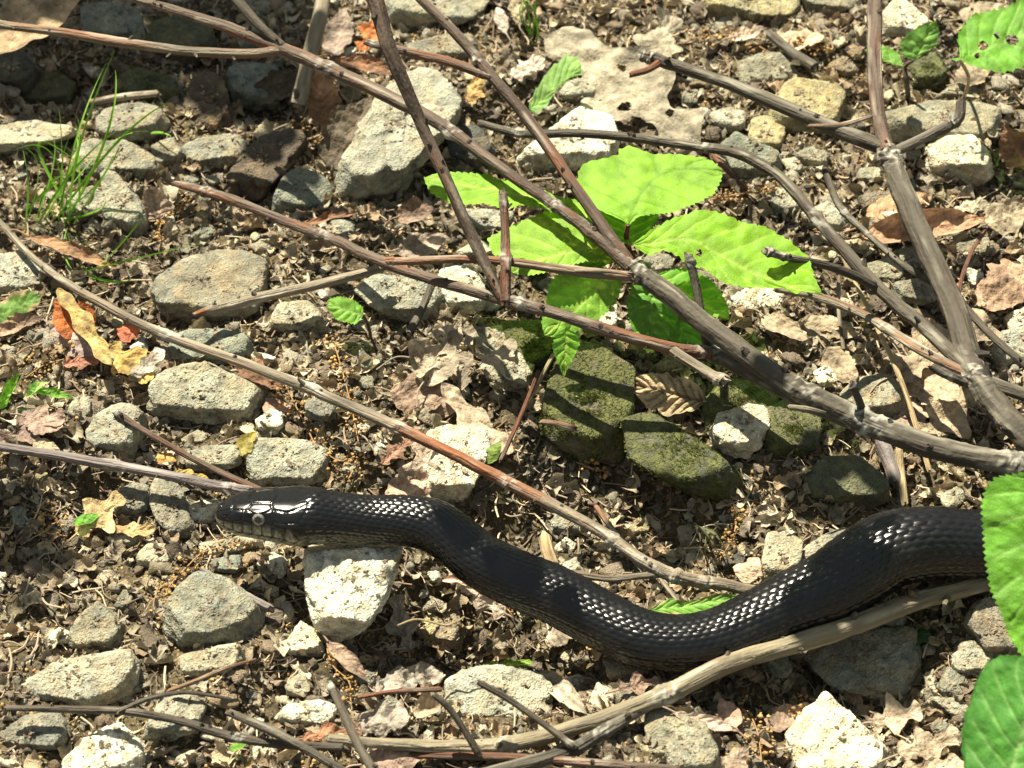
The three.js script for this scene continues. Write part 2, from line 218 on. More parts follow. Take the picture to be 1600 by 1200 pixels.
stone('smooth pale wedge stone above the cut twig at upper right', 'o', [1157, 94, 1203, 81, 1240, 84, 1245, 108, 1216, 135, 1181, 147, 1156, 137]);
stone('square brownish stone in the middle of the upper right', 'y', [1205, 160, 1240, 121, 1315, 128, 1322, 156, 1311, 191, 1271, 213, 1232, 219, 1200, 202]);
stone('ochre stone below the cut twig at upper right', 'y', [1175, 187, 1200, 179, 1227, 196, 1222, 240, 1194, 247, 1170, 222]);
stone('blue grey slab split in layers behind the twig node', 'b', [1127, 224, 1153, 205, 1215, 238, 1224, 282, 1168, 292, 1141, 266], { up: .002 });
stone('long flat grey slab right of the upright branch fork', 'o', [1378, 176, 1453, 158, 1537, 157, 1571, 168, 1574, 219, 1453, 227, 1404, 227, 1381, 208], { k: .8, deep: .2 });
stone('pale slab edge lying behind the long flat grey slab', 'p', [1456, 155, 1495, 129, 1552, 132, 1574, 158, 1495, 163]);
stone('blocky white rock with a tan underside below the long slab', 'w', [1449, 230, 1481, 213, 1518, 213, 1546, 238, 1549, 275, 1523, 296, 1478, 289, 1452, 268], { k: .55, rough: 1.3 });
stone('bright white rock at the top edge behind the upright branch', 'w', [1378, 20, 1408, -12, 1434, 25, 1455, 37, 1434, 76, 1381, 76]);
stone('dark olive stone behind the small two leaved seedling', 'm', [1424, 98, 1465, 78, 1480, 116, 1461, 143, 1427, 141], { moss: .7 });
stone('pale stone cut by the top edge left of the upright branch', 'o', [1248, -16, 1347, -22, 1340, 16, 1310, 27, 1264, 17]);
stone('ochre crusted slab along the top edge right of the oak leaf', 'y', [1108, -22, 1246, -22, 1252, 20, 1200, 30, 1120, 42, 1098, 22]);
stone('small tan stone beside the square brownish stone', 't', [1294, 102, 1316, 87, 1343, 101, 1339, 124, 1297, 124]);
stone('small oval stone under the left arm of the upright fork', 'o', [1242, 242, 1267, 228, 1297, 241, 1290, 261, 1257, 261]);
stone('small yellowish stone beside the split blue grey slab', 'p', [1221, 249, 1243, 244, 1255, 266, 1236, 278]);
stone('pale round stone behind the drooping twig at centre right', 'o', [1196, 306, 1232, 289, 1252, 315, 1248, 341, 1208, 338]);
stone('tan stone right of the thin twig tip at centre right', 'p', [1252, 334, 1295, 314, 1325, 336, 1318, 366, 1260, 366]);
stone('small grey stone beyond the curled brown leaf at right', 'g', [1402, 390, 1437, 384, 1447, 415, 1408, 427]);
stone('grey stone under the ragged leaves at the right edge', 'g', [1493, 380, 1545, 370, 1549, 399, 1502, 404]);
stone('tan stone left of the curled brown leaf', 't', [1343, 306, 1380, 299, 1402, 320, 1390, 337, 1350, 337]);
// left middle
stone('big flat pinkish grey stone with a crack, largest at left', 'g', [233, 454, 252, 424, 315, 396, 371, 390, 410, 405, 418, 449, 415, 479, 350, 507, 287, 510, 271, 496, 250, 486], { k: .72 });
stone('long bluish grey stone between the two largest left stones', 'b', [264, 542, 280, 519, 315, 513, 371, 518, 401, 540, 406, 563, 350, 574, 280, 570, 262, 563]);
stone('big pale speckled stone with a pointed right end', 'o', [227, 633, 238, 596, 266, 575, 322, 566, 371, 587, 417, 610, 412, 631, 374, 668, 315, 664, 266, 660, 228, 644], { k: .68, rough: 1.2 });
stone('round pale speckled stone above the smooth purple stick', 'o', [135, 668, 154, 645, 186, 628, 217, 642, 221, 694, 200, 720, 161, 717, 136, 692], { sharp: 10, rough: 1.3 });
stone('small upright oval stone left of the round speckled stone', 'o', [104, 643, 119, 616, 139, 620, 142, 652, 126, 675, 107, 668]);
stone('tall rounded grey stone left of the snake head', 'g', [230, 760, 250, 744, 277, 754, 294, 790, 314, 835, 307, 857, 280, 852, 254, 822, 235, 792], { k: .8, sharp: 11 });
stone('squarish stone left of the tall rounded grey stone', 'g', [181, 769, 205, 754, 232, 760, 233, 792, 210, 814, 179, 802]);
stone('pale stone behind the yellow scrap above the snake head', 'o', [288, 709, 315, 697, 371, 697, 380, 725, 336, 737, 293, 734]);
stone('small tan stone under the big pale speckled stone', 'p', [283, 686, 308, 671, 328, 680, 323, 697, 289, 697]);
stone('small white stone at the corner of the wide slab above the snake', 'w', [399, 656, 421, 639, 439, 645, 442, 666, 428, 682, 406, 682]);
stone('wide pale slab directly above the snake head', 'o', [384, 706, 400, 686, 470, 689, 507, 701, 517, 752, 463, 764, 400, 757, 387, 732], { k: .75 });
stone('purplish grey stone beside the trail of catkins', 'g', [476, 626, 515, 619, 525, 640, 501, 662, 479, 650]);
stone('bright white triangular rock above the snake neck', 'w', [664, 682, 700, 664, 760, 667, 766, 705, 748, 736, 738, 762, 715, 794, 674, 782, 664, 748], { k: .7, rough: 1.2 });
stone('pale trapezoid stone left of the small round leaf', 'p', [416, 517, 438, 473, 480, 469, 507, 498, 514, 524, 463, 528], { k: .6 });
stone('long grey stone under the crossing of twigs at centre', 'o', [552, 454, 589, 429, 652, 431, 692, 460, 692, 500, 645, 507, 601, 493]);
stone('white and tan stone under the stump twigs at centre', 'w', [687, 423, 704, 417, 737, 417, 746, 445, 787, 480, 736, 496, 704, 482, 688, 444]);
stone('whitish stone partly covered by the skeleton leaf at centre', 'p', [742, 514, 788, 504, 815, 520, 822, 562, 780, 592, 744, 547]);
stone('mottled pale stone in leaf shade left of the mossy block', 'p', [752, 572, 800, 546, 832, 560, 827, 602, 778, 622], { rough: 1.5 });
// mossy stones under the sapling
stone('big square block covered in green moss under the drooping leaf tip', 'm', [844, 668, 858, 600, 876, 552, 915, 538, 944, 543, 990, 574, 988, 650, 974, 720, 930, 728, 872, 698], { k: .78, lift: .3, deep: .25, moss: .9, sharp: 34, tz: .3 });
stone('dark mossy stone behind the mossy square block', 'm', [786, 505, 858, 502, 872, 540, 852, 592, 800, 577], { moss: 1 });
stone('long mossy stone sloping right with a bare lit end', 'm', [974, 657, 1024, 647, 1055, 663, 1100, 699, 1150, 734, 1167, 767, 1147, 784, 1098, 777, 1058, 747, 984, 717], { moss: .85, k: .7 });
stone('mossy boulder behind the white knob', 'm', [1098, 632, 1132, 596, 1192, 594, 1217, 625, 1207, 692, 1103, 692], { moss: .9 });
stone('rough white knob in front of the mossy boulder', 'w', [1112, 675, 1128, 649, 1170, 632, 1198, 641, 1199, 682, 1168, 711, 1134, 714], { rough: 1.8, up: .006 });
stone('dark mossy boulder below the thick branch right of the white knob', 'm', [1193, 642, 1240, 621, 1282, 650, 1278, 702, 1215, 732, 1194, 702], { moss: .7 });
stone('dark brown olive stone in shade above the snake at right', 'm', [1253, 747, 1290, 714, 1340, 711, 1382, 745, 1392, 782, 1348, 800, 1263, 777], { moss: .35 });
stone('pale flat stone above the thick branch at right', 'o', [1308, 617, 1345, 589, 1394, 584, 1414, 625, 1407, 657, 1355, 647]);
stone('creamy white chip stone above the thick branch', 'w', [1272, 582, 1296, 569, 1313, 590, 1296, 609, 1277, 600]);
stone('pale stone under the lichen covered twig at right', 'o', [1353, 413, 1397, 401, 1414, 432, 1390, 452, 1361, 442]);
stone('smooth grey stone left of the leaning trunk', 'g', [1400, 442, 1452, 431, 1464, 468, 1425, 484, 1398, 467]);
stone('large pale rock cut by the right edge beside the trunk', 'p', [1538, 552, 1565, 519, 1612, 506, 1618, 567, 1565, 587]);
stone('white rock at the right edge above the large pale rock', 'w', [1568, 497, 1604, 478, 1618, 522, 1578, 527]);
stone('knobbly yellowish white rock under the right sapling leaf', 'w', [1133, 472, 1170, 451, 1217, 451, 1232, 477, 1190, 494, 1143, 494], { rough: 1.6 });
stone('grey stone under the base of the right sapling leaf', 'g', [995, 410, 1018, 396, 1045, 398, 1056, 418, 1030, 432, 1000, 430]);
stone('whitish stone behind the lower sapling stem', 'w', [934, 505, 946, 478, 966, 474, 960, 520, 944, 522], { k: .8 });
stone('tan stone behind the fork stub at centre', 'y', [1022, 572, 1052, 552, 1076, 564, 1064, 590, 1028, 592]);
// lower left
stone('three cornered grey stone resting on the big flat pale slab', 'o', [107, 995, 119, 968, 150, 940, 177, 962, 192, 998, 188, 1020, 140, 1016, 107, 1009], { k: .75, lift: .3 });
stone('small upright pebble behind the three cornered stone', 'g', [177, 949, 189, 919, 207, 915, 208, 946, 192, 964, 175, 960]);
stone('big flat silvery slab at lower left', 'p', [25, 1076, 84, 1038, 140, 1027, 193, 1020, 209, 1042, 209, 1090, 150, 1104, 27, 1097], { k: .85, deep: .2 });
stone('flat grey slab under the twig at the lower left edge', 'g', [-2, 1149, 35, 1122, 88, 1117, 107, 1147, 97, 1170, 18, 1170], { k: .8 });
stone('pinkish white rough rock on the bottom edge', 'w', [100, 1188, 140, 1150, 182, 1136, 212, 1161, 224, 1190, 217, 1222, 110, 1222], { rough: 1.5 });
stone('grey boulder under the thin twig at lower left', 'o', [223, 1153, 234, 1125, 245, 1101, 290, 1086, 320, 1105, 310, 1135, 245, 1167], { k: .6 });
stone('broad pale slab half covered by litter below the snake head', 'o', [257, 992, 258, 941, 297, 898, 350, 908, 401, 944, 408, 988, 378, 1012, 315, 1017, 278, 1009], { k: .85, deep: .16 });
stone('rough lower ledge of stone in front of the broad pale slab', 'p', [278, 1027, 368, 1006, 383, 1030, 332, 1062, 295, 1058], { rough: 1.4 });
stone('round cream pebble beside the three cornered stone', 'w', [76, 994, 91, 980, 109, 990, 106, 1006, 83, 1009], { sharp: 9, rough: .6 });
stone('small rounded pale stone below the yellow leaf scraps', 'o', [179, 836, 203, 825, 222, 836, 219, 855, 184, 852]);
stone('knobbly stone below the tall rounded grey stone', 'p', [212, 869, 231, 849, 259, 851, 275, 871, 261, 887, 219, 887]);
stone('cream stone touching the tip of the snake snout', 'w', [291, 792, 312, 779, 342, 781, 342, 815, 320, 822, 299, 814]);
stone('flat layered stone under the chin of the snake', 'p', [310, 849, 385, 838, 415, 853, 385, 868, 313, 868]);
stone('split bluish slab below the layered chin stone', 'b', [330, 873, 374, 867, 380, 897, 330, 894]);
stone('little pale pebble on the bottom edge at left', 'p', [275, 1184, 301, 1171, 320, 1182, 309, 1199, 279, 1197]);
stone('white pebble beside the tiny green sprout', 'w', [394, 1170, 415, 1163, 427, 1178, 416, 1193, 398, 1190]);
// below the snake
stone('large yellowish white rock propping up the snake neck', 'w', [473, 864, 540, 856, 627, 856, 619, 890, 598, 920, 594, 950, 568, 985, 526, 999, 501, 988, 486, 928, 475, 890], { k: .72, lift: .28, deep: .4, tz: .3, rough: 1.2, fwd: .017 });
stone('white and grey stone below left of the propping rock', 'w', [444, 1006, 470, 971, 496, 990, 507, 1027, 451, 1030]);
stone('low white rock above the red brown leaf at the bottom', 'w', [427, 1125, 449, 1101, 498, 1094, 528, 1105, 521, 1125, 463, 1139]);
stone('small lumpy stone above the low white rock', 'p', [444, 1071, 466, 1055, 486, 1070, 479, 1090, 451, 1086]);
stone('broad yellowish lichen mottled rock at bottom centre', 'p', [700, 1118, 700, 1070, 745, 1045, 790, 1045, 852, 1062, 866, 1112, 842, 1142, 735, 1143], { rough: 1.4, k: .7 });
stone('narrow ochre stone in the gap below the snake', 'y', [651, 950, 676, 943, 685, 976, 678, 1013, 658, 1006]);
stone('dark brown stone deep in the gap below the snake', 't', [672, 922, 715, 928, 722, 1032, 679, 1034]);
stone('white grey stone under the long twig above the snake', 'o', [859, 822, 870, 796, 917, 818, 910, 834, 879, 838]);
stone('pebble half white half orange above the snake', 'w', [865, 855, 884, 840, 902, 850, 893, 866, 869, 866]);
stone('little whitish pebble touching the snake back', 'p', [879, 883, 900, 870, 910, 892, 884, 899]);
stone('round ochre pebble in the shade below the mossy stones', 'y', [981, 827, 1000, 810, 1019, 822, 1008, 838, 985, 838]);
stone('flat ochre pebble below the long twig', 'y', [925, 845, 940, 835, 956, 845, 945, 859, 929, 859]);
stone('dark grey pebble among catkins left of the two pale stones', 'd', [1131, 869, 1150, 858, 1166, 871, 1159, 890, 1132, 890]);
stone('upright pale stone behind the rising snake body', 'p', [1189, 897, 1201, 831, 1218, 828, 1256, 846, 1245, 887, 1218, 915, 1191, 910], { k: .8, lift: .3 });
stone('long pale stone leaning against the snake body at right', 'p', [1235, 901, 1246, 871, 1285, 839, 1323, 824, 1336, 840, 1315, 862, 1285, 890, 1260, 911, 1237, 915], { k: .7, lift: .25 });
stone('large dark rock in the snake shadow with a lit lower corner', 'g', [1255, 1027, 1355, 985, 1427, 980, 1441, 1020, 1420, 1083, 1369, 1108, 1318, 1090], { k: .7, lift: .2 });
stone('brown rock behind the right edge leaf', 't', [1513, 977, 1533, 944, 1562, 936, 1604, 1000, 1610, 1037, 1545, 1022]);
stone('crumbly white stone left of the lower right leaf', 'p', [1487, 1034, 1502, 1007, 1539, 999, 1553, 1022, 1532, 1062, 1495, 1048], { rough: 1.7 });
stone('large white and black blotched rock at lower right', 'w', [1230, 1150, 1295, 1090, 1332, 1120, 1378, 1165, 1399, 1202, 1340, 1228, 1248, 1214], { k: .75, lift: .25, rough: 1.3 });
stone('small crumbly stone above the pale leaves at lower right', 'o', [1466, 1076, 1484, 1045, 1507, 1053, 1511, 1090, 1480, 1097]);
stone('low grey stone beside the lower right leaf edge', 'o', [1454, 1092, 1500, 1091, 1523, 1111, 1500, 1124]);
stone('tall grey stone behind the rounded stone at the bottom', 'o', [1008, 1117, 1040, 1107, 1102, 1130, 1117, 1162, 1080, 1204, 1018, 1180], { lift: .15 });
stone('rounded grey stone on the bottom edge right of the forked stick', 'o', [1039, 1168, 1066, 1139, 1103, 1143, 1124, 1172, 1124, 1214, 1043, 1214], { sharp: 10, lift: .35 });
stone('yellowish white stone above the long stick at bottom centre', 'w', [862, 1072, 905, 1055, 924, 1067, 910, 1097, 876, 1087]);
stone('bright stone touching the long stick at bottom centre', 'w', [914, 1111, 933, 1069, 959, 1085, 956, 1107, 922, 1118]);
stone('shaded tan stone under the lowest bend of the snake', 't', [942, 1032, 990, 1024, 1008, 1058, 954, 1064]);
stone('grey stone at the left edge below the grass', 'p', [-22, 402, 30, 392, 62, 420, 66, 460, 20, 474, -22, 464], { rough: 1.6 });
stone('dark narrow stone in shade at the lower left edge', 'b', [18, 792, 38, 786, 44, 830, 20, 836]);
stone('peeling ridged piece of brown bark left of the green grey stone', 'k', [345, 300, 385, 230, 420, 204, 466, 199, 472, 225, 432, 290, 400, 320, 358, 312], { name: 'bark_chunk', cat: 'bark', rough: 2.2, k: .9, sharp: 12 });
stone('thick dark root stump in the shaded hollow', 'k', [286, 190, 296, 122, 322, 104, 345, 120, 362, 175, 367, 216, 330, 226, 288, 224], { name: 'root', cat: 'root', rough: 1.8, k: .8, sharp: 8, lift: .3 });
{ // small half buried stones in the litter between the larger ones: a few shapes, each copied
  const R = rng(404), proto = [], tones = ['g', 'o', 'p', 'g', 't', 'w', 'b', 'y'], word = { g: 'grey', o: 'tan grey', p: 'pale', t: 'brown', w: 'whitish', b: 'bluish', y: 'ochre' }, seen = new Set(); let n = 0;
  const marks = [['the grass tuft', 80, 280], ['the glossy orange leaf', 110, 500], ['the snake head', 400, 808], ['the rock propping the snake neck', 550, 925], ['the bright triangular rock', 716, 728], ['the square mossy block', 916, 630], ['the sapling leaves', 1000, 350], ['the big oak leaf', 980, 130], ['the holed green leaf', 1550, 60], ['the trunk fork at right', 1385, 235], ['the blotched rock at lower right', 1310, 1160], ['the yellowish rock at bottom centre', 780, 1095], ['the big flat pinkish stone', 325, 450], ['the big silvery slab', 120, 1065], ['the broad pale slab', 335, 950], ['the big knobbly rock', 625, 210], ['the tiny round leaved seedling', 540, 485], ['the lowest bend of the snake', 1060, 1000], ['the rising snake body', 1320, 900], ['the smooth purplish stick', 180, 726], ['the white knob', 1155, 680], ['the boat shaped curled leaf', 1440, 345]];
  for (let tries = 0; tries < 3000 && n < 96; tries++) {
    const x = 20 + 1560 * R(), y = 40 + 1140 * R(), s = 10 + 15 * R() * R(), ti = n % 8; if (BOXES.some(q => Math.abs(q[0] - x) < q[2] + s * .8 && Math.abs(q[1] - y) < q[3] + s * .7)) continue;
    let best = null, bd = 1e9; for (const q of marks) { const d = Math.hypot(q[1] - x, q[2] - y); if (d < bd) { bd = d; best = q; } } if (bd > 260) continue;
    const dx = x - best[1], dy = y - best[2], v = Math.abs(dy) > .4 * Math.abs(dx) ? dy < 0 ? 'above' : 'below' : '', hz = Math.abs(dx) > .4 * Math.abs(dy) ? dx < 0 ? 'left' : 'right' : '';
    const L = `small half buried ${word[tones[ti]]} stone ${v && hz ? v + ' and ' + hz + ' of' : v || hz + ' of'} ${best[0]}`; if (seen.has(L)) continue; seen.add(L);
    BOXES.push([x, y, s, s * .8]); let m;
    if (proto.length < 8) { const p = []; for (let i = 0; i < 7; i++) { const t = i / 7 * 6.283 + .5 * R(), r = 17 * (.75 + .4 * R()); p.push(x + r * Math.cos(t), y + .78 * r * Math.sin(t)); } m = stone(L, tones[ti], p, { lift: .3, rough: 1.2 }); BOXES.pop(); proto.push(m); }
    else { m = proto[ti].clone(); m.name = numbered('stone'); scene.add(m); tag(m, L, 'stone'); m.position.copy(G(x, y, .0034)); const k = s / 16; m.scale.set(k * (.85 + .4 * R()), k * (.75 + .35 * R()), k); m.rotation.set(.3 * (R() - .5), R() * 6.28, .3 * (R() - .5)); }
    m.userData.group = 'small half buried stones in the litter'; n++;
  }
}
// ---------------------------------------------------------------- branches and twigs
// pts: [px, py, height, radius in photograph pixels] along the wood; knots: shares of the length where a bud scar swells it
const WOOD = { grey: [[.06, .051, .036], [.045, .034, .024], [.235, .22, .175]], red: [[.075, .052, .037], [.13, .045, .018], [.25, .22, .175]], pale: [[.165, .14, .10], [.15, .062, .026], [.40, .375, .31]], purple: [[.14, .118, .11], [.07, .05, .048], [.30, .27, .26]], weathered: [[.165, .14, .09], [.10, .074, .045], [.34, .315, .245]], straw: [[.37, .295, .165], [.25, .175, .085], [.50, .42, .27]] };
let woodSeed = 100;
function wood(pts, kind, o = {}) {
  const seed = ++woodSeed, R = rng(seed * 31), v = pts.map(p => o.onGround ? G(p[0], p[1], p[2]) : P(p[0], p[1], p[2])), rad = pts.map((p, i) => 0.88 * p[3] * pxAt(v[i]));
  const curve = new THREE.CatmullRomCurve3(v, false, 'centripetal'), len = curve.getLength(), n = Math.max(8, Math.ceil(len / 0.0011)), rm = Math.max(...rad), m = clamp(Math.round(rm / 0.00035), 7, 22);
  const knots = (o.knots ?? []).map(k => [k, 0.20 + 0.22 * R()]), pal = WOOD[kind], pos = [], col = [], uv = [], idx = [];
  let N = V3(0.3, 1, 0.2); const ucount = v.length - 1;
  for (let i = 0; i <= n; i++) {
    const t = i / n, c = curve.getPoint(t), T = curve.getTangent(t); N.addScaledVector(T, -N.dot(T)).normalize(); const B = T.clone().cross(N), q = t * ucount, a = Math.min(Math.floor(q), ucount - 1); let r = mix(rad[a], rad[a + 1], q - a), s = t * len; const r0 = r; let lich = 0;
    for (const [k, e] of knots) { const d = (t - k) * len / (r0 * 0.9), w = Math.exp(-d * d); r *= 1 + .45 * e * w; lich = Math.max(lich, Math.exp(-d * d * .3) * (.4 + 2 * e)); }
    r *= 1 + 0.05 * noise(s * 45, seed, 1) + 0.018 * noise(s * 300, seed, 5);
    const wob = 0.06 * r; c.addScaledVector(N, wob * noise(s * 90, seed, 2)).addScaledVector(B, wob * noise(s * 90, seed, 3));
    for (let j = 0; j <= m; j++) {
      const A = j % m / m * 6.28318, ca = Math.cos(A), sa = Math.sin(A), nx = ca * 2.2, ny = sa * 2.2;
      const ridge = noise(nx * 2.6, ny * 2.6, s * 16 + seed * 9), fine = noise(nx * 6 + 7, ny * 6, s * 70 + seed), patch = fbm(nx * 1.1 + seed * 3, ny * 1.1, s * 34, 4), flake = sstep(0.16, 0.34, patch);
      const rf = o.rough ?? 1; let rr = r * (1 + rf * (0.09 * ridge + 0.06 * fine + 0.08 * flake));
      const end = i === 0 ? (o.jag0 ?? 0.7) : i === n ? (o.jag1 ?? 0.7) : 1; rr *= end; if (lich > .1) rr *= 1 + lich * ((o.knob ?? .26) * noise(nx * 1.1, ny * 1.1, s * 240 + seed) + .14 * noise(nx * 3, ny * 3, s * 800 + seed)); const jg = (i === 0 || i === n) ? r * 1.1 * noise(ca * 2 + seed, sa * 2, 5) : 0;
      pos.push(c.x + (N.x * ca + B.x * sa) * rr + T.x * jg, c.y + (N.y * ca + B.y * sa) * rr + T.y * jg, c.z + (N.z * ca + B.z * sa) * rr + T.z * jg);
      const g = 1 + 0.45 * ridge + 0.4 * fine, red = sstep(-0.05, -0.28, fbm(nx * 0.5 + seed * 5, ny * 0.5, s * 26 + 4, 2) - (o.red ?? 0)) * 0.85 * (o.redAt ? .3 : 1) + (o.redAt ? sstep(.012, -.012, Math.abs(t - o.redAt[0]) - o.redAt[1]) * 1.15 * (0.75 + .25 * ridge) : 0), lc = lich * sstep(.05, .45, noise(nx * 3.2, ny * 3.2, s * 420 + seed) + .4 * noise(nx * 7, ny * 7, s * 1100)), k = (e) => mix(mix(mix(pal[0][e], pal[1][e], red), pal[2][e], 0.6 * flake * (1 - 0.6 * red)) * g, [.42, .41, .36][e], lc * .7);
      col.push(Math.max(.01, k(0)), Math.max(.01, k(1)), Math.max(.008, k(2))); uv.push(j / m * 0.4, s / 0.09);
    }
  }
  const w = m + 1; for (let i = 0; i < n; i++) for (let j = 0; j < m; j++) { const a = i * w + j; idx.push(a, a + w, a + 1, a + 1, a + w, a + w + 1); }
  for (const e of [0, n]) { const k = pos.length / 3, c = curve.getPoint(e / n), T = curve.getTangent(e / n).multiplyScalar(e ? 0.3 * rad[ucount] : -0.3 * rad[0]); pos.push(c.x + T.x, c.y + T.y, c.z + T.z); const pc = o.fresh ? [.42, .2, .07] : [.36, .28, .19]; col.push(...pc); uv.push(0, 0); for (let j = 0; j < m; j++) { const a = e * w + j; e ? idx.push(k, a, a + 1) : idx.push(k, a + 1, a); } }
  const budR = rng(seed * 13 + 5), nb = o.buds ?? (rm > .0022 ? Math.floor(len / .028) : 0);            // bud scars and snapped spurs
  for (let b = 0; b < nb; b++) { const t = .04 + .92 * budR(), c = curve.getPoint(t), T = curve.getTangent(t), q = t * ucount, a = Math.min(Math.floor(q), ucount - 1), r = mix(rad[a], rad[a + 1], q - a), D = V3(budR() - .5, budR() - .2, budR() - .5); D.addScaledVector(T, -D.dot(T)).normalize(); const L2 = r * (.35 + 1.3 * budR() * budR()), E = T.clone().multiplyScalar(budR() < .5 ? .7 : -.7), w2 = r * (.28 + .2 * budR()), k0 = pos.length / 3, A = D.clone().add(E).normalize(), X = A.clone().cross(T).normalize(), Z = A.clone().cross(X); for (let h = 0; h < 3; h++) for (let j = 0; j < 6; j++) { const ww = w2 * [1.2, .85, .55][h], p = c.clone().addScaledVector(D, r * .8).addScaledVector(A, L2 * h / 2).addScaledVector(X, ww * Math.cos(j * 1.047)).addScaledVector(Z, ww * Math.sin(j * 1.047)); pos.push(p.x, p.y, p.z); const f = [.75, 1, 1.5][h] * (.7 + .5 * budR()); col.push(pal[0][0] * f, pal[0][1] * f, pal[0][2] * f); uv.push(j / 6, h); } for (let h = 0; h < 2; h++) for (let j = 0; j < 6; j++) { const A0 = k0 + h * 6 + j, B0 = k0 + h * 6 + (j + 1) % 6; idx.push(A0, A0 + 6, B0, B0, A0 + 6, B0 + 6); } for (let j = 1; j < 5; j++) idx.push(k0 + 12, k0 + 12 + j, k0 + 13 + j); }
  const g = geo(pos, idx, col, uv), nr = g.attributes.normal; for (let i = 0; i <= n; i++) { const a = i * w, b = a + m; for (let e = 0; e < 3; e++) { const s = nr.array[3 * a + e] + nr.array[3 * b + e]; nr.array[3 * a + e] = nr.array[3 * b + e] = s / 2; } }
  return g;
}
{ // the big dead shrub that comes in from the right edge and forks over the sapling
  const b = group('dead_branch', 'grey brown dead branch from the right edge, forking over the green sapling', 'branch');
  part('main_stem', wood([[1660, 742, .050, 23], [1600, 728, .050, 22], [1480, 706, .052, 21], [1345, 656, .056, 20], [1235, 600, .062, 18], [1130, 528, .068, 18], [1050, 464, .073, 17], [985, 415, .077, 17]], 'grey', { knots: [.16, .42, .55, .97], red: -.1 }), M.bark, b);
  part('side_branch', wood([[988, 420, .078, 13], [930, 368, .082, 12], [880, 330, .085, 11.5], [790, 268, .090, 11], [680, 190, .094, 11.5], [560, 128, .096, 12], [440, 76, .098, 12], [330, 34, .099, 9], [215, -2, .100, 8], [120, -40, .100, 8]], 'red', { knots: [.24, .42, .60], red: -.02 }), M.bark, b);
  part('side_branch', wood([[985, 412, .078, 12], [955, 372, .084, 11.5], [880, 265, .100, 10.5], [820, 180, .112, 10.5], [768, 118, .122, 10], [715, 56, .132, 9], [650, -10, .142, 8.5], [600, -60, .15, 8]], 'red', { knots: [.63], red: -.05 }), M.bark, b);
  part('twig', wood([[772, 122, .122, 8.5], [700, 96, .120, 8], [640, 82, .118, 7], [572, 66, .116, 7]], 'red', { knots: [.05, .96], fresh: true }), M.bark, b);
  part('twig', wood([[440, 78, .098, 9], [390, 84, .096, 9], [300, 80, .094, 9], [200, 68, .092, 9], [90, 50, .090, 8], [0, 38, .088, 7.5], [-60, 30, .086, 7]], 'pale', { red: .15 }), M.bark, b);
  part('twig', wood([[442, 72, .100, 8], [410, 44, .106, 9], [370, 0, .114, 9], [330, -45, .12, 8]], 'grey'), M.bark, b);
  part('side_branch', wood([[985, 432, .080, 10], [900, 424, .080, 9], [800, 410, .078, 8], [720, 405, .072, 7.5], [640, 408, .064, 7.5], [604, 408, .058, 8]], 'pale', { knots: [.94], red: .22 }), M.bark, b);
  part('side_branch', wood([[1350, 664, .056, 17], [1250, 622, .054, 15], [1180, 586, .052, 13], [1108, 548, .050, 13]], 'grey', { knots: [.3, .97] }), M.bark, b);
  part('side_branch', wood([[1112, 552, .054, 12], [1050, 544, .060, 11], [960, 520, .067, 11], [870, 490, .070, 11], [790, 468, .066, 11.5], [700, 444, .055, 9.5], [600, 410, .043, 10], [520, 374, .034, 9.5], [440, 344, .027, 9], [350, 308, .020, 9], [262, 283, .012, 6]], 'red', { knots: [.03, .37, .72, .93], red: .04 }), M.bark, b);
  part('stub', wood([[1040, 540, .060, 8], [1080, 566, .061, 9], [1110, 585, .062, 9], [1132, 598, .063, 12]], 'pale', { knots: [.85] }), M.bark, b);
  part('stub', wood([[1106, 545, .052, 8], [1095, 490, .066, 7.5], [1086, 440, .078, 7.5], [1075, 396, .090, 8]], 'grey', { knots: [.9] }), M.bark, b);
  part('stub', wood([[790, 474, .067, 10], [790, 420, .080, 9], [789, 350, .092, 8], [785, 300, .102, 9]], 'red', { knots: [.42, .86] }), M.bark, b);
  part('side_branch', wood([[786, 468, .067, 9], [745, 385, .086, 10], [700, 285, .112, 10.5], [655, 185, .135, 11], [610, 80, .165, 14], [585, -5, .185, 16], [570, -60, .2, 16]], 'red', { red: -.12 }), M.bark, b);
  part('stub', wood([[1348, 640, .060, 7], [1338, 615, .072, 6.5], [1330, 600, .078, 8]], 'grey', { knots: [.9] }), M.bark, b);
  part('splinter', wood([[1290, 645, .062, 3], [1260, 640, .066, 6], [1230, 636, .070, 5]], 'pale'), M.bark, b);
  part('splinter', wood([[985, 430, .090, 1.2], [955, 424, .086, 4], [900, 423, .082, 4]], 'pale'), M.bark, b);
}
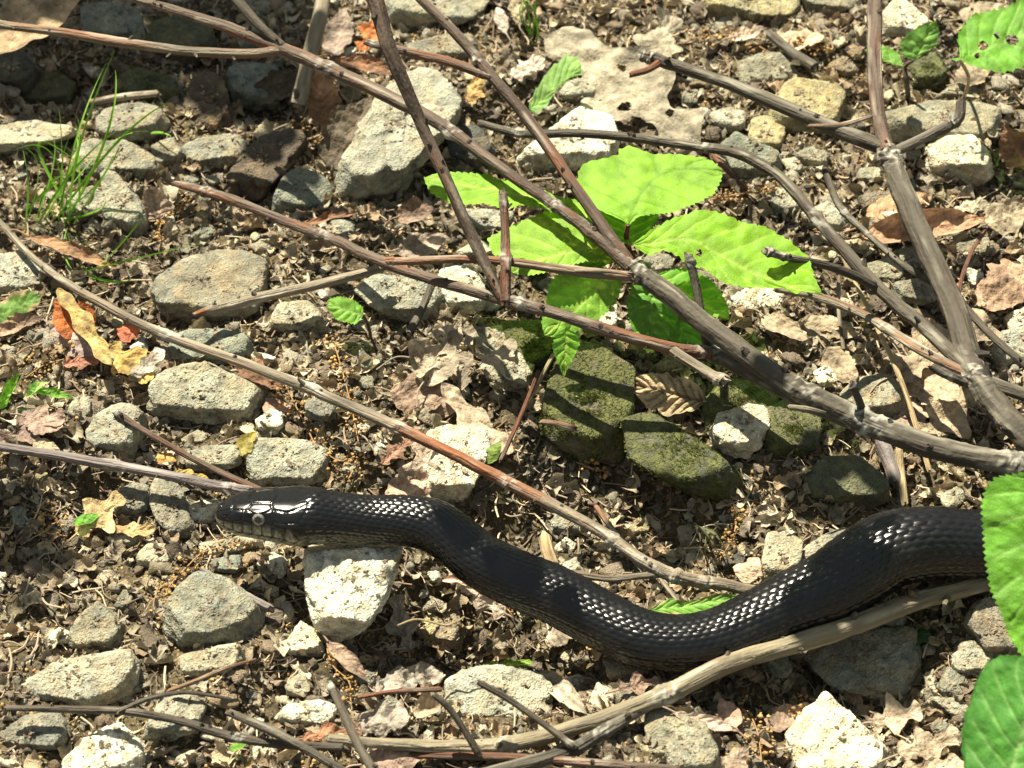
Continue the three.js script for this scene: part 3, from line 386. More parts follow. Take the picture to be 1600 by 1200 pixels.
{ // the second trunk at the right
  const b = group('dead_branch', 'olive grey leaning trunk at the right edge with cut arms reaching left', 'branch');
  part('main_stem', wood([[1680, 760, .03, 26], [1600, 680, .045, 25], [1555, 632, .048, 24], [1524, 585, .050, 23], [1490, 480, .056, 22], [1440, 370, .064, 20], [1402, 278, .070, 19], [1384, 232, .074, 19]], 'grey', { knots: [.42, .95], red: -.12 }), M.bark, b);
  part('side_branch', wood([[1386, 240, .074, 14], [1372, 180, .080, 12.5], [1366, 90, .090, 12.5], [1368, 0, .10, 13], [1370, -60, .11, 13]], 'red', { red: -.05 }), M.bark, b);
  part('side_branch', wood([[1384, 232, .074, 13], [1330, 212, .074, 13], [1260, 182, .074, 12], [1150, 135, .073, 11], [1080, 110, .072, 10.5], [1030, 94, .072, 11], [1002, 86, .072, 10]], 'grey', { knots: [.9, .99] }), M.bark, b);
  part('stub', wood([[1030, 98, .073, 7], [1010, 110, .075, 6], [985, 117, .077, 6]], 'red', { fresh: true, red: .5 }), M.bark, b);
  part('stub', wood([[1394, 238, .074, 9], [1450, 212, .078, 10], [1484, 196, .081, 11], [1498, 184, .085, 10], [1502, 158, .090, 9]], 'grey', { knots: [.62], fresh: true, red: .15 }), M.bark, b);
  part('splinter', wood([[1262, 196, .076, 3], [1310, 196, .078, 5], [1362, 182, .081, 3]], 'pale'), M.bark, b);
  part('side_branch', wood([[1528, 592, .050, 14], [1445, 512, .053, 13.5], [1368, 446, .055, 12], [1285, 352, .057, 10], [1212, 272, .058, 9.5], [1152, 240, .059, 10], [1080, 228, .056, 8.5], [1000, 216, .053, 8.5], [900, 208, .049, 8], [810, 208, .045, 7.5], [748, 192, .042, 6]], 'grey', { knots: [.31, .57, .9], red: .0 }), M.bark, b);
  part('twig', wood([[1368, 448, .057, 8.5], [1320, 424, .068, 8], [1280, 412, .078, 7.5], [1230, 402, .089, 7], [1196, 392, .096, 9]], 'grey', { knots: [.8, .95] }), M.bark, b);
  part('twig', wood([[1522, 590, .050, 10], [1440, 548, .050, 9], [1350, 492, .038, 8], [1270, 462, .030, 8], [1212, 450, .026, 8]], 'pale', { knots: [.4] }), M.bark, b);
  part('twig', wood([[1532, 592, .05, 13], [1600, 618, .052, 12], [1660, 640, .048, 12]], 'grey'), M.bark, b);
  part('stub', wood([[1508, 598, .056, 9], [1470, 580, .060, 9], [1455, 572, .062, 7]], 'grey', { knots: [.2], fresh: true }), M.bark, b);
}
const stick = (label, pts, kind, o = {}) => thing(o.name ?? 'dead_twig', wood(pts, kind, o), M.bark, label, o.cat ?? 'twig');
{
  const b = group('dead_twig', 'long thin twig with a reddish bare stretch, from the left edge down to the snake', 'twig');
  part('stem', wood([[-40, 300, .012, 6], [0, 348, .013, 6], [60, 410, .015, 6.5], [110, 446, .018, 8], [250, 520, .024, 8.5], [420, 582, .030, 9], [540, 632, .034, 10], [660, 686, .036, 10.5], [760, 736, .036, 11], [850, 782, .034, 11], [940, 832, .030, 11], [1010, 880, .024, 12], [1060, 902, .021, 13], [1130, 914, .016, 11], [1215, 932, .010, 9]], 'pale', { knots: [.29, .40, .48, .60, .73, .85, .90], red: .02, redAt: [.56, .085] }), M.bark, b);
  part('side_twig', wood([[1046, 896, .022, 7], [1000, 900, .020, 6], [950, 904, .018, 6], [880, 893, .017, 6]], 'pale'), M.bark, b);
}
stick('dark thin twig slanting behind the leaning trunk', [[1640, 600, .03, 7], [1560, 535, .032, 7], [1480, 455, .034, 6.5], [1420, 420, .036, 6], [1360, 370, .038, 6], [1312, 322, .042, 7], [1288, 264, .05, 7]], 'grey', { knots: [.68, .8] });
stick('thin tan straw leaning across the leaf litter at right', [[1316, 400, .035, 3.5], [1365, 500, .03, 4], [1410, 600, .025, 4.5], [1452, 735, .018, 4.5]], 'straw', { cat: 'straw', name: 'straw' });
stick('short pale straw standing left of the long tan straw', [[1312, 430, .02, 4], [1310, 480, .018, 3.5], [1318, 545, .014, 3.5]], 'pale', { cat: 'straw', name: 'straw' });
stick('broken twig with a pale torn end lying beside the big flat stone', [[302, 492, .034, 4], [335, 482, .034, 9], [400, 466, .034, 10], [500, 444, .033, 9], [600, 418, .030, 8]], 'pale', { red: .05, redAt: [.09, .06] });
{
  const b = group('forked_stick', 'thick weathered forked stick lying against the lower side of the snake', 'stick');
  part('stem', wood([[1640, 885, .02, 15], [1545, 910, .02, 16], [1430, 940, .02, 17], [1330, 978, .02, 18], [1220, 1012, .022, 17], [1135, 1038, .024, 17], [1020, 1094, .022, 17], [920, 1130, .018, 15], [790, 1164, .012, 14], [700, 1166, .010, 11], [600, 1162, .010, 10], [510, 1154, .010, 9]], 'weathered', { knots: [.53, .73], red: -.15, knob: .1 }), M.bark, b);
  part('side_branch', wood([[1022, 1094, .021, 12], [980, 1120, .020, 12], [900, 1168, .020, 13], [830, 1192, .019, 13], [740, 1215, .018, 12]], 'grey', { knots: [.4], red: .1 }), M.bark, b);
  part('twig', wood([[898, 1168, .024, 7], [850, 1132, .032, 6], [800, 1096, .040, 6], [748, 1066, .048, 6]], 'grey', { knots: [.05] }), M.bark, b);
  part('twig', wood([[748, 1178, .016, 8], [726, 1142, .026, 6], [700, 1105, .036, 6], [676, 1084, .042, 6]], 'grey'), M.bark, b);
}
stick('red brown stick lying along the bottom edge', [[1060, 1204, .012, 9], [940, 1194, .012, 9], [820, 1184, .011, 8], [640, 1180, .010, 7]], 'red', { red: .2, onGround: true });
stick('upright grey twig at bottom centre crossing the lying stick', [[590, 1215, .05, 9], [560, 1165, .052, 9], [535, 1110, .054, 8], [515, 1068, .055, 7]], 'grey', { knots: [.95] });
{
  const b = group('dead_twig', 'thin grey twig curving along the lower left bottom edge', 'twig');
  part('stem', wood([[10, 1106, .024, 5], [100, 1108, .024, 7], [200, 1112, .024, 8], [280, 1126, .024, 8], [360, 1150, .024, 10], [430, 1162, .022, 9], [540, 1168, .020, 8]], 'grey', { knots: [.7] }), M.bark, b);
  part('side_twig', wood([[355, 1112, .03, 7], [420, 1140, .03, 8], [480, 1172, .028, 8], [555, 1216, .026, 8]], 'grey'), M.bark, b);
  part('side_twig', wood([[185, 1112, .026, 5], [230, 1092, .026, 5], [290, 1082, .024, 4], [360, 1092, .02, 3]], 'grey'), M.bark, b);
}
stick('smooth purplish stick at left reaching towards the snake head', [[-50, 688, .016, 8], [0, 697, .016, 8.5], [150, 722, .017, 9], [280, 746, .018, 9.5], [345, 760, .018, 10], [392, 768, .018, 9]], 'purple', { knots: [.45, .85], red: -.2, cat: 'stick' });
stick('short brown twig pointing at the snake head from the round stone', [[182, 644, .022, 8], [210, 664, .022, 6], [285, 708, .021, 6], [340, 736, .02, 6], [412, 768, .018, 6]], 'red', { knots: [.04], red: .1 });
stick('short glossy purple twig below the snake chin', [[316, 890, .012, 5], [350, 912, .012, 7], [385, 932, .012, 8], [424, 952, .012, 8]], 'purple', { onGround: true, cat: 'stick' });
stick('vertical dry grey stem at the top edge', [[512, -40, .05, 13], [500, 25, .045, 14], [486, 80, .036, 14], [474, 130, .026, 14], [466, 165, .016, 13]], 'pale', { red: -.2, cat: 'stick' });
stick('short dark stick lying in the shaded hollow behind the grass', [[140, 160, .01, 6], [190, 152, .012, 7], [248, 146, .014, 6]], 'pale', { onGround: true });
stick('small bent forked twig on the soil left of the stump twigs', [[640, 520, .02, 9], [655, 492, .022, 8], [668, 462, .024, 7], [676, 440, .026, 7]], 'grey');
stick('thin curved stem rising under the drooping leaf tip', [[800, 690, .008, 3], [818, 640, .014, 4], [840, 600, .02, 4], [866, 552, .03, 4]], 'straw', { cat: 'stem', name: 'dry_stem' });
stick('short pale broken twig on the mossy block', [[846, 658, .04, 5], [870, 662, .04, 5], [900, 670, .04, 6]], 'pale');
stick('thin red brown stem left of the bright triangular rock', [[782, 720, .012, 4], [800, 680, .016, 4], [826, 620, .022, 4], [842, 580, .03, 5]], 'red', { red: .3, name: 'dry_stem', cat: 'stem' });
stick('grey diagonal twig in the litter at the top right', [[1202, 52, .012, 9], [1232, 78, .012, 9], [1275, 108, .012, 10]], 'grey', { onGround: true });
stick('grey vertical stick piece behind the thick branch at right', [[1376, 690, .012, 14], [1390, 720, .012, 14], [1402, 760, .01, 13]], 'purple', { onGround: true, cat: 'stick' });
stick('pale flat wood strip standing in litter behind the thick branch', [[1404, 700, .014, 7], [1408, 740, .014, 7], [1414, 790, .01, 6]], 'straw', { onGround: true });
stick('red brown thin twig at right below the curled leaf', [[1495, 490, .02, 3], [1502, 440, .024, 4], [1520, 390, .02, 4], [1540, 360, .016, 3]], 'red', { red: .4 });
stick('yellowish wood chip standing above the snake back', [[850, 838, .014, 10], [856, 862, .014, 11], [864, 886, .012, 12]], 'straw', { onGround: true, name: 'wood_chip', cat: 'wood chip' });
stick('thin curling rootlet hanging in the gap below the snake', [[620, 978, .03, 2], [650, 968, .03, 2], [700, 976, .03, 2], [726, 964, .03, 1.6]], 'straw', { name: 'rootlet', cat: 'rootlet' });
stick('pale thin twig in the litter below the broad slab', [[262, 1080, .014, 4], [300, 1066, .016, 4.5], [350, 1045, .016, 3.5], [400, 1030, .014, 2.5]], 'pale', { onGround: true });
stick('thin twig across the crumpled leaf at bottom centre', [[556, 1090, .02, 4], [620, 1080, .022, 4], [690, 1077, .02, 5]], 'red', { onGround: true, red: .2 });
stick('tan straw stalk leaning left of the pale stones above the snake', [[930, 790, .02, 4], [960, 830, .018, 5], [1010, 880, .012, 5], [1060, 940, .006, 4]], 'pale', { onGround: true, name: 'straw', cat: 'straw' });
stick('dark red stem in the litter behind the right part of the sapling', [[1100, 225, .01, 4], [1130, 260, .012, 4], [1168, 298, .01, 5]], 'red', { onGround: true, red: .4, name: 'dry_stem', cat: 'stem' });
// ---------------------------------------------------------------- leaves
function resample(pts, n) { const d = [0]; for (let i = 1; i < pts.length; i++) d.push(d[i - 1] + Math.hypot(pts[i][0] - pts[i - 1][0], pts[i][1] - pts[i - 1][1])); const out = []; let k = 0; for (let i = 0; i <= n; i++) { const s = d[d.length - 1] * i / n; while (k < pts.length - 2 && d[k + 1] < s) k++; const t = (s - d[k]) / Math.max(1e-9, d[k + 1] - d[k]); out.push([mix(pts[k][0], pts[k + 1][0], t), mix(pts[k][1], pts[k + 1][1], t)]); } return out; }
const pairs = a => { const o = []; for (let i = 0; i < a.length; i += 2) o.push([a[i], a[i + 1]]); return o; };
// a blade: left and right edge and midrib in the leaf's own plane (metres), veins, teeth, and a bend given as rise(a, b, f)
function bladeGeo(c, n, e1, e2, L, Rr, mid, o) {
  const len = o.len, N = o.n ?? 72, K = o.k ?? 16, l = resample(L, N), r = resample(Rr, N), m = resample(mid, N), pos = [], col = [], uvs = [], idx = [], W = 2 * K + 1, c0 = o.color, cv = o.vein ?? c0.map(x => x * 1.25), sd = o.seed ?? 1, keep = [];
  for (let i = 0; i <= N; i++) for (let k = -K; k <= K; k++) {
    const f = Math.abs(k) / K, q = k < 0 ? l[i] : r[i], t = i / N; let a = mix(m[i][0], q[0], f), b = mix(m[i][1], q[1], f);
    const s0 = k < 0 ? -1 : 1, hw = Math.hypot(q[0] - m[i][0], q[1] - m[i][1]);
    if (o.teeth && f > 0.85) { const ph = t * o.teeth + (k < 0 ? .3 : 0), saw = ph - Math.floor(ph), e = (f - 0.85) / 0.15 * Math.min(o.tooth, hw * .16) * (saw * (saw > .8 ? (1 - saw) * 5 : 1) - 0.3) / Math.max(hw, 1e-4); a += (q[0] - m[i][0]) * e + (len * .0) ; b += (q[1] - m[i][1]) * e; }
    if (o.ragged) { const e = o.ragged * f * f * (fbm(a / len * 9 + sd * 7, b / len * 9, sd, 3) + .7 * noise(a / len * 3.3 + sd * 3, s0 * 4, sd)); a += (q[0] - m[i][0]) * e; b += (q[1] - m[i][1]) * e; }
    const vq = t * o.veins - o.veins * (o.sweep ?? 0.2) * f + (k < 0 ? 0.35 : 0), vd = Math.abs(vq - Math.round(vq)) / o.veins * len, vl = Math.exp(-((vd / (o.vw ?? 0.0009)) ** 2)) * sstep(1.02, .8, f), ml = Math.exp(-((f * hw / (o.mw ?? 0.0012)) ** 2));
    const v2 = noise(a / .004 + sd * 5, b / .004, sd);
    let z = Math.min(o.pucker ?? 0.0006, (o.cap ?? .022) * len / o.veins) * (Math.cos((vq - Math.round(vq)) * 6.283) * -0.5) * sstep(0, .25, f) - (o.groove ?? 0.0005) * (vl + ml) + (o.crumple ?? 0.0008) * noise(a / .011 + sd * 3, b / .011, sd) + (o.crumple ?? 0.0008) * 0.5 * noise(a / .005, b / .005 + sd, 4) + (o.crumple ?? 0) * 0.22 * noise(a / .0022, b / .0022 + sd, 4);
    const s = k < 0 ? 1 : -1, w = f * hw; let bb = b, aa = a;
    if (o.roll) { const an = clamp(o.roll * (b / (o.half ?? 0.02)), -2.8, 2.8), R2 = (o.half ?? 0.02) / o.roll; z += R2 * (1 - Math.cos(an)); bb = R2 * Math.sin(an); }
    if (o.arch) { const R3 = len / o.arch, an = (a / len - 0.5) * o.arch; z += R3 * (Math.cos(an) - 1); aa = len / 2 + R3 * Math.sin(an); }
    if (o.fold) z += o.fold * w; if (o.droop) z -= o.droop * len * t * t; if (o.wave) z += o.wave * Math.sin(t * 11 + s * 1.3 + sd) * f * f; 
    pos.push(c.x + e1.x * aa + e2.x * bb + n.x * z, c.y + e1.y * aa + e2.y * bb + n.y * z, c.z + e1.z * aa + e2.z * bb + n.z * z);
    uvs.push(a / (o.uvs ?? .04) + sd * .37, b / (o.uvs ?? .04) + sd * .71);
    const sp = o.spots ? sstep(.25, .55, fbm(a / .006 + sd * 11, b / .006, 3, 3)) * o.spots : 0, g = (1 + 0.16 * v2 + (o.mottle ?? .1) * fbm(a / .012 + sd, b / .012, 8, 3)) * (1 - 0.7 * sp), vv = clamp(vl * .6 + ml * .9, 0, 1), ed = o.edge ? sstep(.6, 1, f + .3 * v2) : 0;
    const cc = [0, 1, 2].map(e => { let x = mix(c0[e], cv[e], vv); if (ed) x = mix(x, o.edge[e], ed); return clamp(x * g, .006, .95); }); col.push(...cc);
    keep.push(!(o.holes && o.holes.some(h => Math.hypot(a / len - h[0], b / len - h[1]) < h[2] * (1 + .35 * noise(a / .004, b / .004, 2)))) && !(o.lace && fbm(a / .005 + sd * 3, b / .005, 6, 3) > o.lace && vv < .5));
  }
  for (let i = 0; i < N; i++) for (let k = 0; k < W - 1; k++) { const a = i * W + k; if (!(keep[a] && keep[a + 1] && keep[a + W] && keep[a + W + 1])) continue; idx.push(a, a + 1, a + W, a + 1, a + W + 1, a + W); }
  return geo(pos, idx, col, uvs);
}
// a leaf whose outline is known: pixels -> its own tilted plane at height y
function leafFrom(base, tip, y, normal, L, Rr, mid, o) {
  const n = V3(...normal).normalize(), C = P((base[0] + tip[0]) / 2, (base[1] + tip[1]) / 2, y), on = (p) => onPlane(p[0], p[1], C, n), b = on(base), t = on(tip), e1 = t.clone().sub(b), len = e1.length(); e1.normalize(); const e2 = n.clone().cross(e1);
  const loc = p => { const d = on(p).sub(b); return [d.dot(e1), d.dot(e2)]; }, full = a => [base, ...pairs(a), tip].map(loc);
  return bladeGeo(b, n, e1, e2, full(L), full(Rr), mid ? full(mid) : [[0, 0], [len, 0]], { len, ...o });
}
const SHAPE = {
  ovate: t => Math.pow(Math.sin(Math.PI * Math.pow(t, 0.72)), 0.85), lance: t => Math.pow(Math.sin(Math.PI * Math.pow(t, 0.85)), 1.0), beech: t => Math.pow(Math.sin(Math.PI * Math.pow(t, 0.9)), 0.75),
  oak: t => (0.25 + 0.75 * Math.pow(Math.sin(Math.PI * Math.pow(t, 1.15)), 0.8)) * (0.66 + 0.34 * Math.sin(t * 17 - 1.0 + 1.3 * Math.sin(t * 5))) * (t < .06 ? t / .06 : 1), scrap: t => Math.pow(Math.sin(Math.PI * clamp(t, .02, .98)), 0.45) * (0.8 + 0.2 * Math.sin(t * 17)),
};
function shapeEdge(shape, len, half, n = 60) { const f = SHAPE[shape], a = []; for (let i = 0; i <= n; i++) { const t = i / n; a.push([t * len, half * (t === 0 || t === 1 ? 0 : Math.max(0.02, f(t)))]); } return a; }
// a fallen leaf between two seen points, each with its height over the soil; roll curls it round its midrib, tilt leans its face towards the viewer
let leafSeed = 500;
function fallen(label, shape, base, tip, halfPx, color, o = {}) {
  const seed = ++leafSeed, b = G(base[0], base[1], base[2] ?? .006), t = G(tip[0], tip[1], tip[2] ?? .006), e1 = t.clone().sub(b), len = e1.length(); e1.normalize();
  let n = V3(o.nx ?? 0, 1, o.nz ?? 0.25); n.addScaledVector(e1, -n.dot(e1)).normalize(); const e2 = n.clone().cross(e1), half = halfPx * pxAt(b), E = shapeEdge(shape, len, half), big = Math.max(len, half) > .02;
  const g = bladeGeo(b, n, e1, e2, E, E.map(p => [p[0], -p[1]]), [[0, 0], [len, 0]], { len, half, color, seed, n: big ? 80 : 40, k: big ? 18 : 10, veins: o.veins ?? 7, vw: .0008, mw: .001, groove: .0002, pucker: .00022, crumple: o.crumple ?? .0022, ragged: .35, mottle: .75, spots: .45, ...o, vein: o.vein ?? color.map(x => x * (seed % 3 ? 1.4 : .6)) });
  const lf = thing(o.name ?? 'dead_leaf', g, o.green ? M.leaf : M.dead, label, o.cat ?? 'leaf');
  if (!o.green && !o.name && shape !== 'scrap' && len > .018) { const r = rng(seed), st = new THREE.TubeGeometry(new THREE.CatmullRomCurve3([b.clone().addScaledVector(e1, .04 * len).addScaledVector(n, .0004), b.clone().addScaledVector(e1, -.12 * len).addScaledVector(e2, (r() - .5) * .06 * len).addScaledVector(n, .001), b.clone().addScaledVector(e1, -.3 * len).addScaledVector(e2, (r() - .5) * .25 * len)]), 10, .00055, 5), cc = new Float32Array(st.attributes.position.count * 3).map((_, i) => color[i % 3] * .7); st.setAttribute('color', new THREE.BufferAttribute(cc, 3)); part('stalk', st, M.plain, lf); }
  return lf;
}
{ // the green sapling
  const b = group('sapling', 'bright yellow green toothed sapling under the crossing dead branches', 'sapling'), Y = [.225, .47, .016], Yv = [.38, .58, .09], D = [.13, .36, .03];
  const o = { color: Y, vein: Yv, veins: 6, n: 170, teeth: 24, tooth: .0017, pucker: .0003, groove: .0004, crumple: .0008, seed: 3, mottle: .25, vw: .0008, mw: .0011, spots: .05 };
  part('leaf', leafFrom([981, 352], [1130, 269], .095, [-.05, 1, .12], [976, 346, 956, 338, 940, 330, 928, 320, 916, 305, 905, 296, 901, 282, 906, 262, 919, 252, 950, 246, 966, 240, 968, 232, 984, 228, 1004, 236, 1020, 241, 1060, 242, 1100, 247, 1114, 253], [984, 350, 996, 340, 1020, 334, 1050, 332, 1080, 322, 1114, 305, 1118, 298, 1126, 284], [989, 328, 1000, 305, 1022, 278, 1052, 264, 1090, 264], { ...o, veins: 5, vein: [.14, .33, .01] }), M.leaf, b);
  part('leaf', leafFrom([988, 382], [1285, 460], .085, [.05, 1, .22], [1006, 368, 1020, 356, 1052, 340, 1088, 329, 1120, 331, 1160, 347, 1202, 356, 1230, 374, 1264, 402, 1272, 430], [992, 387, 1016, 398, 1038, 391, 1060, 400, 1074, 413, 1100, 418, 1120, 434, 1132, 442, 1160, 449, 1200, 450, 1224, 449, 1246, 459, 1252, 454, 1275, 458], [1012, 380, 1060, 373, 1085, 376, 1110, 388, 1150, 412, 1200, 436, 1250, 452], { ...o, seed: 5, veins: 8, holes: [[.34, .055, .012]] }), M.leaf, b);
  part('leaf', leafFrom([960, 372], [662, 275], .078, [.02, 1, .02], [916, 345, 880, 330, 840, 324, 812, 321, 800, 327, 780, 328, 768, 324, 754, 318, 724, 319, 706, 315, 686, 306, 672, 298, 664, 284], [930, 335, 900, 314, 870, 304, 840, 290, 814, 280, 790, 281, 778, 281, 764, 273, 756, 275, 730, 272, 698, 268, 676, 270], [925, 342, 860, 315, 800, 300, 730, 290], { ...o, seed: 7, veins: 8, teeth: 34, wave: .0015 }), M.leaf, b);
  part('leaf', leafFrom([965, 384], [798, 424], .066, [-.05, 1, .25], [960, 405, 935, 404, 905, 411, 870, 421, 835, 429, 815, 430], [955, 362, 920, 341, 880, 331, 848, 331, 820, 343, 798, 352, 778, 363, 762, 372, 766, 388, 775, 404], [910, 388, 850, 402], { ...o, seed: 9, color: [.25, .48, .03] }), M.leaf, b);
  part('leaf', leafFrom([974, 424], [850, 524], .045, [.0, .8, .6], [972, 442, 968, 460, 960, 474, 946, 490, 928, 502, 920, 510, 895, 520, 866, 527], [940, 418, 900, 420, 868, 430, 856, 450, 853, 480, 846, 502], [930, 455, 885, 495], { ...o, seed: 11, color: [.23, .49, .05] }), M.leaf, b);
  part('leaf', leafFrom([885, 512], [881, 590], .038, [0, .55, .8], [868, 524, 863, 540, 866, 553, 872, 566, 877, 580], [902, 522, 907, 534, 902, 548, 896, 558, 888, 574], null, { ...o, seed: 12, color: [.2, .48, .04], teeth: 14 }), M.leaf, b);
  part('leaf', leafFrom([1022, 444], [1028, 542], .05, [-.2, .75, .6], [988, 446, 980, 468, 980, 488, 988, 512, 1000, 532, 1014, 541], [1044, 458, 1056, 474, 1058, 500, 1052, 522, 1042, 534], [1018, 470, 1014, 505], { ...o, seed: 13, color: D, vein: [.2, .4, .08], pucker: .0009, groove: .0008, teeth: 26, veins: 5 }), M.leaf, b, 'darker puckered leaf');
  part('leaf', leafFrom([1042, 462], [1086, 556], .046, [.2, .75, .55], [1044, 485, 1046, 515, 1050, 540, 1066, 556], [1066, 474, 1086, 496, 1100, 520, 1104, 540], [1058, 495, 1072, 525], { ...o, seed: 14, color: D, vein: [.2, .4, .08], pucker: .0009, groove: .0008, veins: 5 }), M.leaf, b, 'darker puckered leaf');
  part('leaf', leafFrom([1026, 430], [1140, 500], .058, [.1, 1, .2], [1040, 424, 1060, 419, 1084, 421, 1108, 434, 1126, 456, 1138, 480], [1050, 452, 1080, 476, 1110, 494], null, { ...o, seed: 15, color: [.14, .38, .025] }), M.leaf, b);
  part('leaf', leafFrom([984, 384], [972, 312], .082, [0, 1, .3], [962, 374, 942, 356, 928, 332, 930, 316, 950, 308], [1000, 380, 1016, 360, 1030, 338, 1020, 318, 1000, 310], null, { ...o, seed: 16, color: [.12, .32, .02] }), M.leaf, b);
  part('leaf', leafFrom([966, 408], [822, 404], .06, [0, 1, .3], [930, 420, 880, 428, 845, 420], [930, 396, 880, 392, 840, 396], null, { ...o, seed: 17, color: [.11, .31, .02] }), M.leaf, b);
  part('stem', wood([[1000, 470, .002, 6], [992, 430, .030, 6], [984, 395, .062, 6], [979, 372, .078, 5.5], [981, 352, .094, 4]], 'red', { red: .5, knots: [.6] }), M.bark, b);
  part('stem', wood([[974, 424, .053, 3], [980, 404, .06, 3], [984, 388, .07, 3]], 'red', { red: .3 }), M.bark, b);
  part('stem', wood([[1024, 446, .05, 3], [1002, 420, .056, 3], [986, 392, .066, 3]], 'red', { red: .3 }), M.bark, b);
}
{
  const o = { color: [.15, .40, .03], vein: [.27, .5, .1], mottle: .3, veins: 8, n: 220, teeth: 42, tooth: .0026, pucker: .0003, crumple: .0013, groove: .0004 };
  const a = group('broad_leaf', 'large bright toothed green leaf at the right edge covering the snake tail end', 'leaf');
  part('blade', leafFrom([1640, 735], [1632, 1062], .115, [-.25, .8, .55], [1600, 738, 1556, 746, 1540, 764, 1534, 788, 1536, 824, 1540, 872, 1548, 920, 1564, 956, 1576, 992, 1600, 1030], [1680, 750, 1722, 830, 1722, 920, 1690, 1000, 1660, 1045], [1628, 800, 1630, 950], { ...o, seed: 21, k: 22, holes: [[.31, .12, .018]] }), M.leaf, a);
  part('stem', wood([[1640, 735, .115, 4], [1680, 700, .10, 5], [1740, 690, .06, 6]], 'red'), M.bark, a);
  const c = group('broad_leaf', 'large smooth green leaf with a folded dark margin in the lower right corner', 'leaf');
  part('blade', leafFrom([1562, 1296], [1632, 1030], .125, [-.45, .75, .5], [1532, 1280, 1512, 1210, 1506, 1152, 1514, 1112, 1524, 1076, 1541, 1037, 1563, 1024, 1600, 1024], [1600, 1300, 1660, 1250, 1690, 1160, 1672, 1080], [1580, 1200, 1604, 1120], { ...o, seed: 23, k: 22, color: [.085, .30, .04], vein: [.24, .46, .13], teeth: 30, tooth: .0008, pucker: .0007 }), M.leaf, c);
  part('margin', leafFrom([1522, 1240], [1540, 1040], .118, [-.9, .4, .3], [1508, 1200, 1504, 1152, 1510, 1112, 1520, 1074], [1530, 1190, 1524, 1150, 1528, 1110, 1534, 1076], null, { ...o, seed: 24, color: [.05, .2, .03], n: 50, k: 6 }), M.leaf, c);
  const d = group('broad_leaf', 'insect holed green leaf at the top right edge on a thin stalk', 'leaf');
  part('blade', leafFrom([1500, 95], [1660, 40], .075, [0, 1, .35], [1499, 73, 1496, 60, 1502, 44, 1519, 24, 1543, 18, 1576, 10, 1600, -5, 1640, 0], [1484, 92, 1502, 97, 1535, 107, 1564, 113, 1587, 109, 1620, 98, 1650, 70], [1530, 78, 1580, 60], { ...o, seed: 25, teeth: 18, holes: [[.26, .075, .035], [.52, .035, .045], [.42, .12, .02], [.17, -.0, .02]] }), M.leaf, d);
  part('stem', wood([[1500, 95, .074, 3], [1510, 112, .06, 3], [1513, 132, .03, 3], [1504, 158, .006, 3]], 'straw'), M.bark, d);
  const s = group('seedling', 'small seedling with one upright leaf and one flat leaf beside the upright branch', 'seedling');
  part('leaf', leafFrom([1428, 94], [1463, 33], .05, [.1, .6, .8], [1408, 86, 1407, 65, 1421, 50, 1444, 37], [1446, 82, 1463, 71, 1468, 50], null, { ...o, seed: 26, teeth: 10, color: [.19, .42, .08], veins: 5 }), M.leaf, s);
  part('leaf', leafFrom([1412, 104], [1350, 78], .04, [0, 1, .3], [1402, 82, 1380, 72, 1362, 74], [1396, 100, 1374, 92], null, { ...o, seed: 27, teeth: 10, color: [.18, .42, .05], veins: 5 }), M.leaf, s);
  part('stem', wood([[1420, 158, .004, 5], [1417, 130, .03, 5], [1414, 104, .04, 4], [1428, 94, .048, 2.5]], 'red'), M.bark, s);
  const e = group('seedling', 'tiny seedling with a single round green leaf near the centre', 'seedling');
  part('leaf', leafFrom([568, 492], [511, 474], .03, [.1, 1, .35], [556, 507, 526, 499, 513, 484], [567, 480, 554, 470, 529, 463, 516, 466], [540, 484], { ...o, seed: 28, teeth: 16, veins: 6, color: [.17, .42, .02] }), M.leaf, e);
  part('stem', wood([[580, 530, .004, 3], [576, 510, .018, 3], [568, 492, .03, 2]], 'red'), M.bark, e);
  thing('torn_leaf', leafFrom([826, 172], [908, 104], .025, [-.2, 1, .4], [828, 160, 838, 140, 856, 112, 887, 84, 904, 92], [838, 178, 856, 162, 870, 141, 890, 122, 910, 117], null, { ...o, seed: 29, color: [.22, .40, .10], teeth: 6, roll: 0 }), M.leaf, 'torn pale green leaf lying left of the big oak leaf', 'leaf');
  thing('torn_leaf', leafFrom([1009, 955], [1156, 932], .012, [0, 1, .35], [1052, 962, 1100, 963, 1130, 950, 1150, 945], [1030, 942, 1047, 935, 1070, 938, 1090, 937, 1125, 926, 1146, 928], null, { ...o, seed: 30, color: [.14, .36, .03], edge: [.45, .34, .16], teeth: 9 }), M.leaf, 'half green leaf with brown edges lying against the snake at its lowest bend', 'leaf');
  fallen('narrow green leaf sliver under the twig behind the snake', 'lance', [1150, 912, .008], [1215, 925, .008], 9, [.16, .36, .05], { green: 1, name: 'torn_leaf' });
  fallen('green and tan half dead leaf at the left edge above the orange leaf', 'beech', [-14, 500, .01], [64, 462, .016], 24, [.10, .2, .03], { green: 1, name: 'torn_leaf', edge: [.4, .3, .16] });
  fallen('curled bright green leaf at the left edge above the brown leaves', 'lance', [0, 640, .01], [28, 582, .03], 12, [.2, .45, .04], { green: 1, name: 'torn_leaf', roll: 1.4 });
  fallen('limp green sprout leaf left of the upright oval stone', 'lance', [44, 610, .018], [116, 622, .012], 10, [.22, .46, .05], { green: 1, name: 'torn_leaf', roll: 1.2 });
  fallen('twisted pale green sprout tip above the limp sprout leaf', 'lance', [38, 620, .014], [76, 596, .022], 9, [.28, .5, .12], { green: 1, name: 'torn_leaf', roll: 1 });
  fallen('small green scrap on the yellow leaf left of the snake head', 'ovate', [116, 818, .014], [160, 802, .014], 8, [.12, .3, .03], { green: 1, name: 'torn_leaf' });
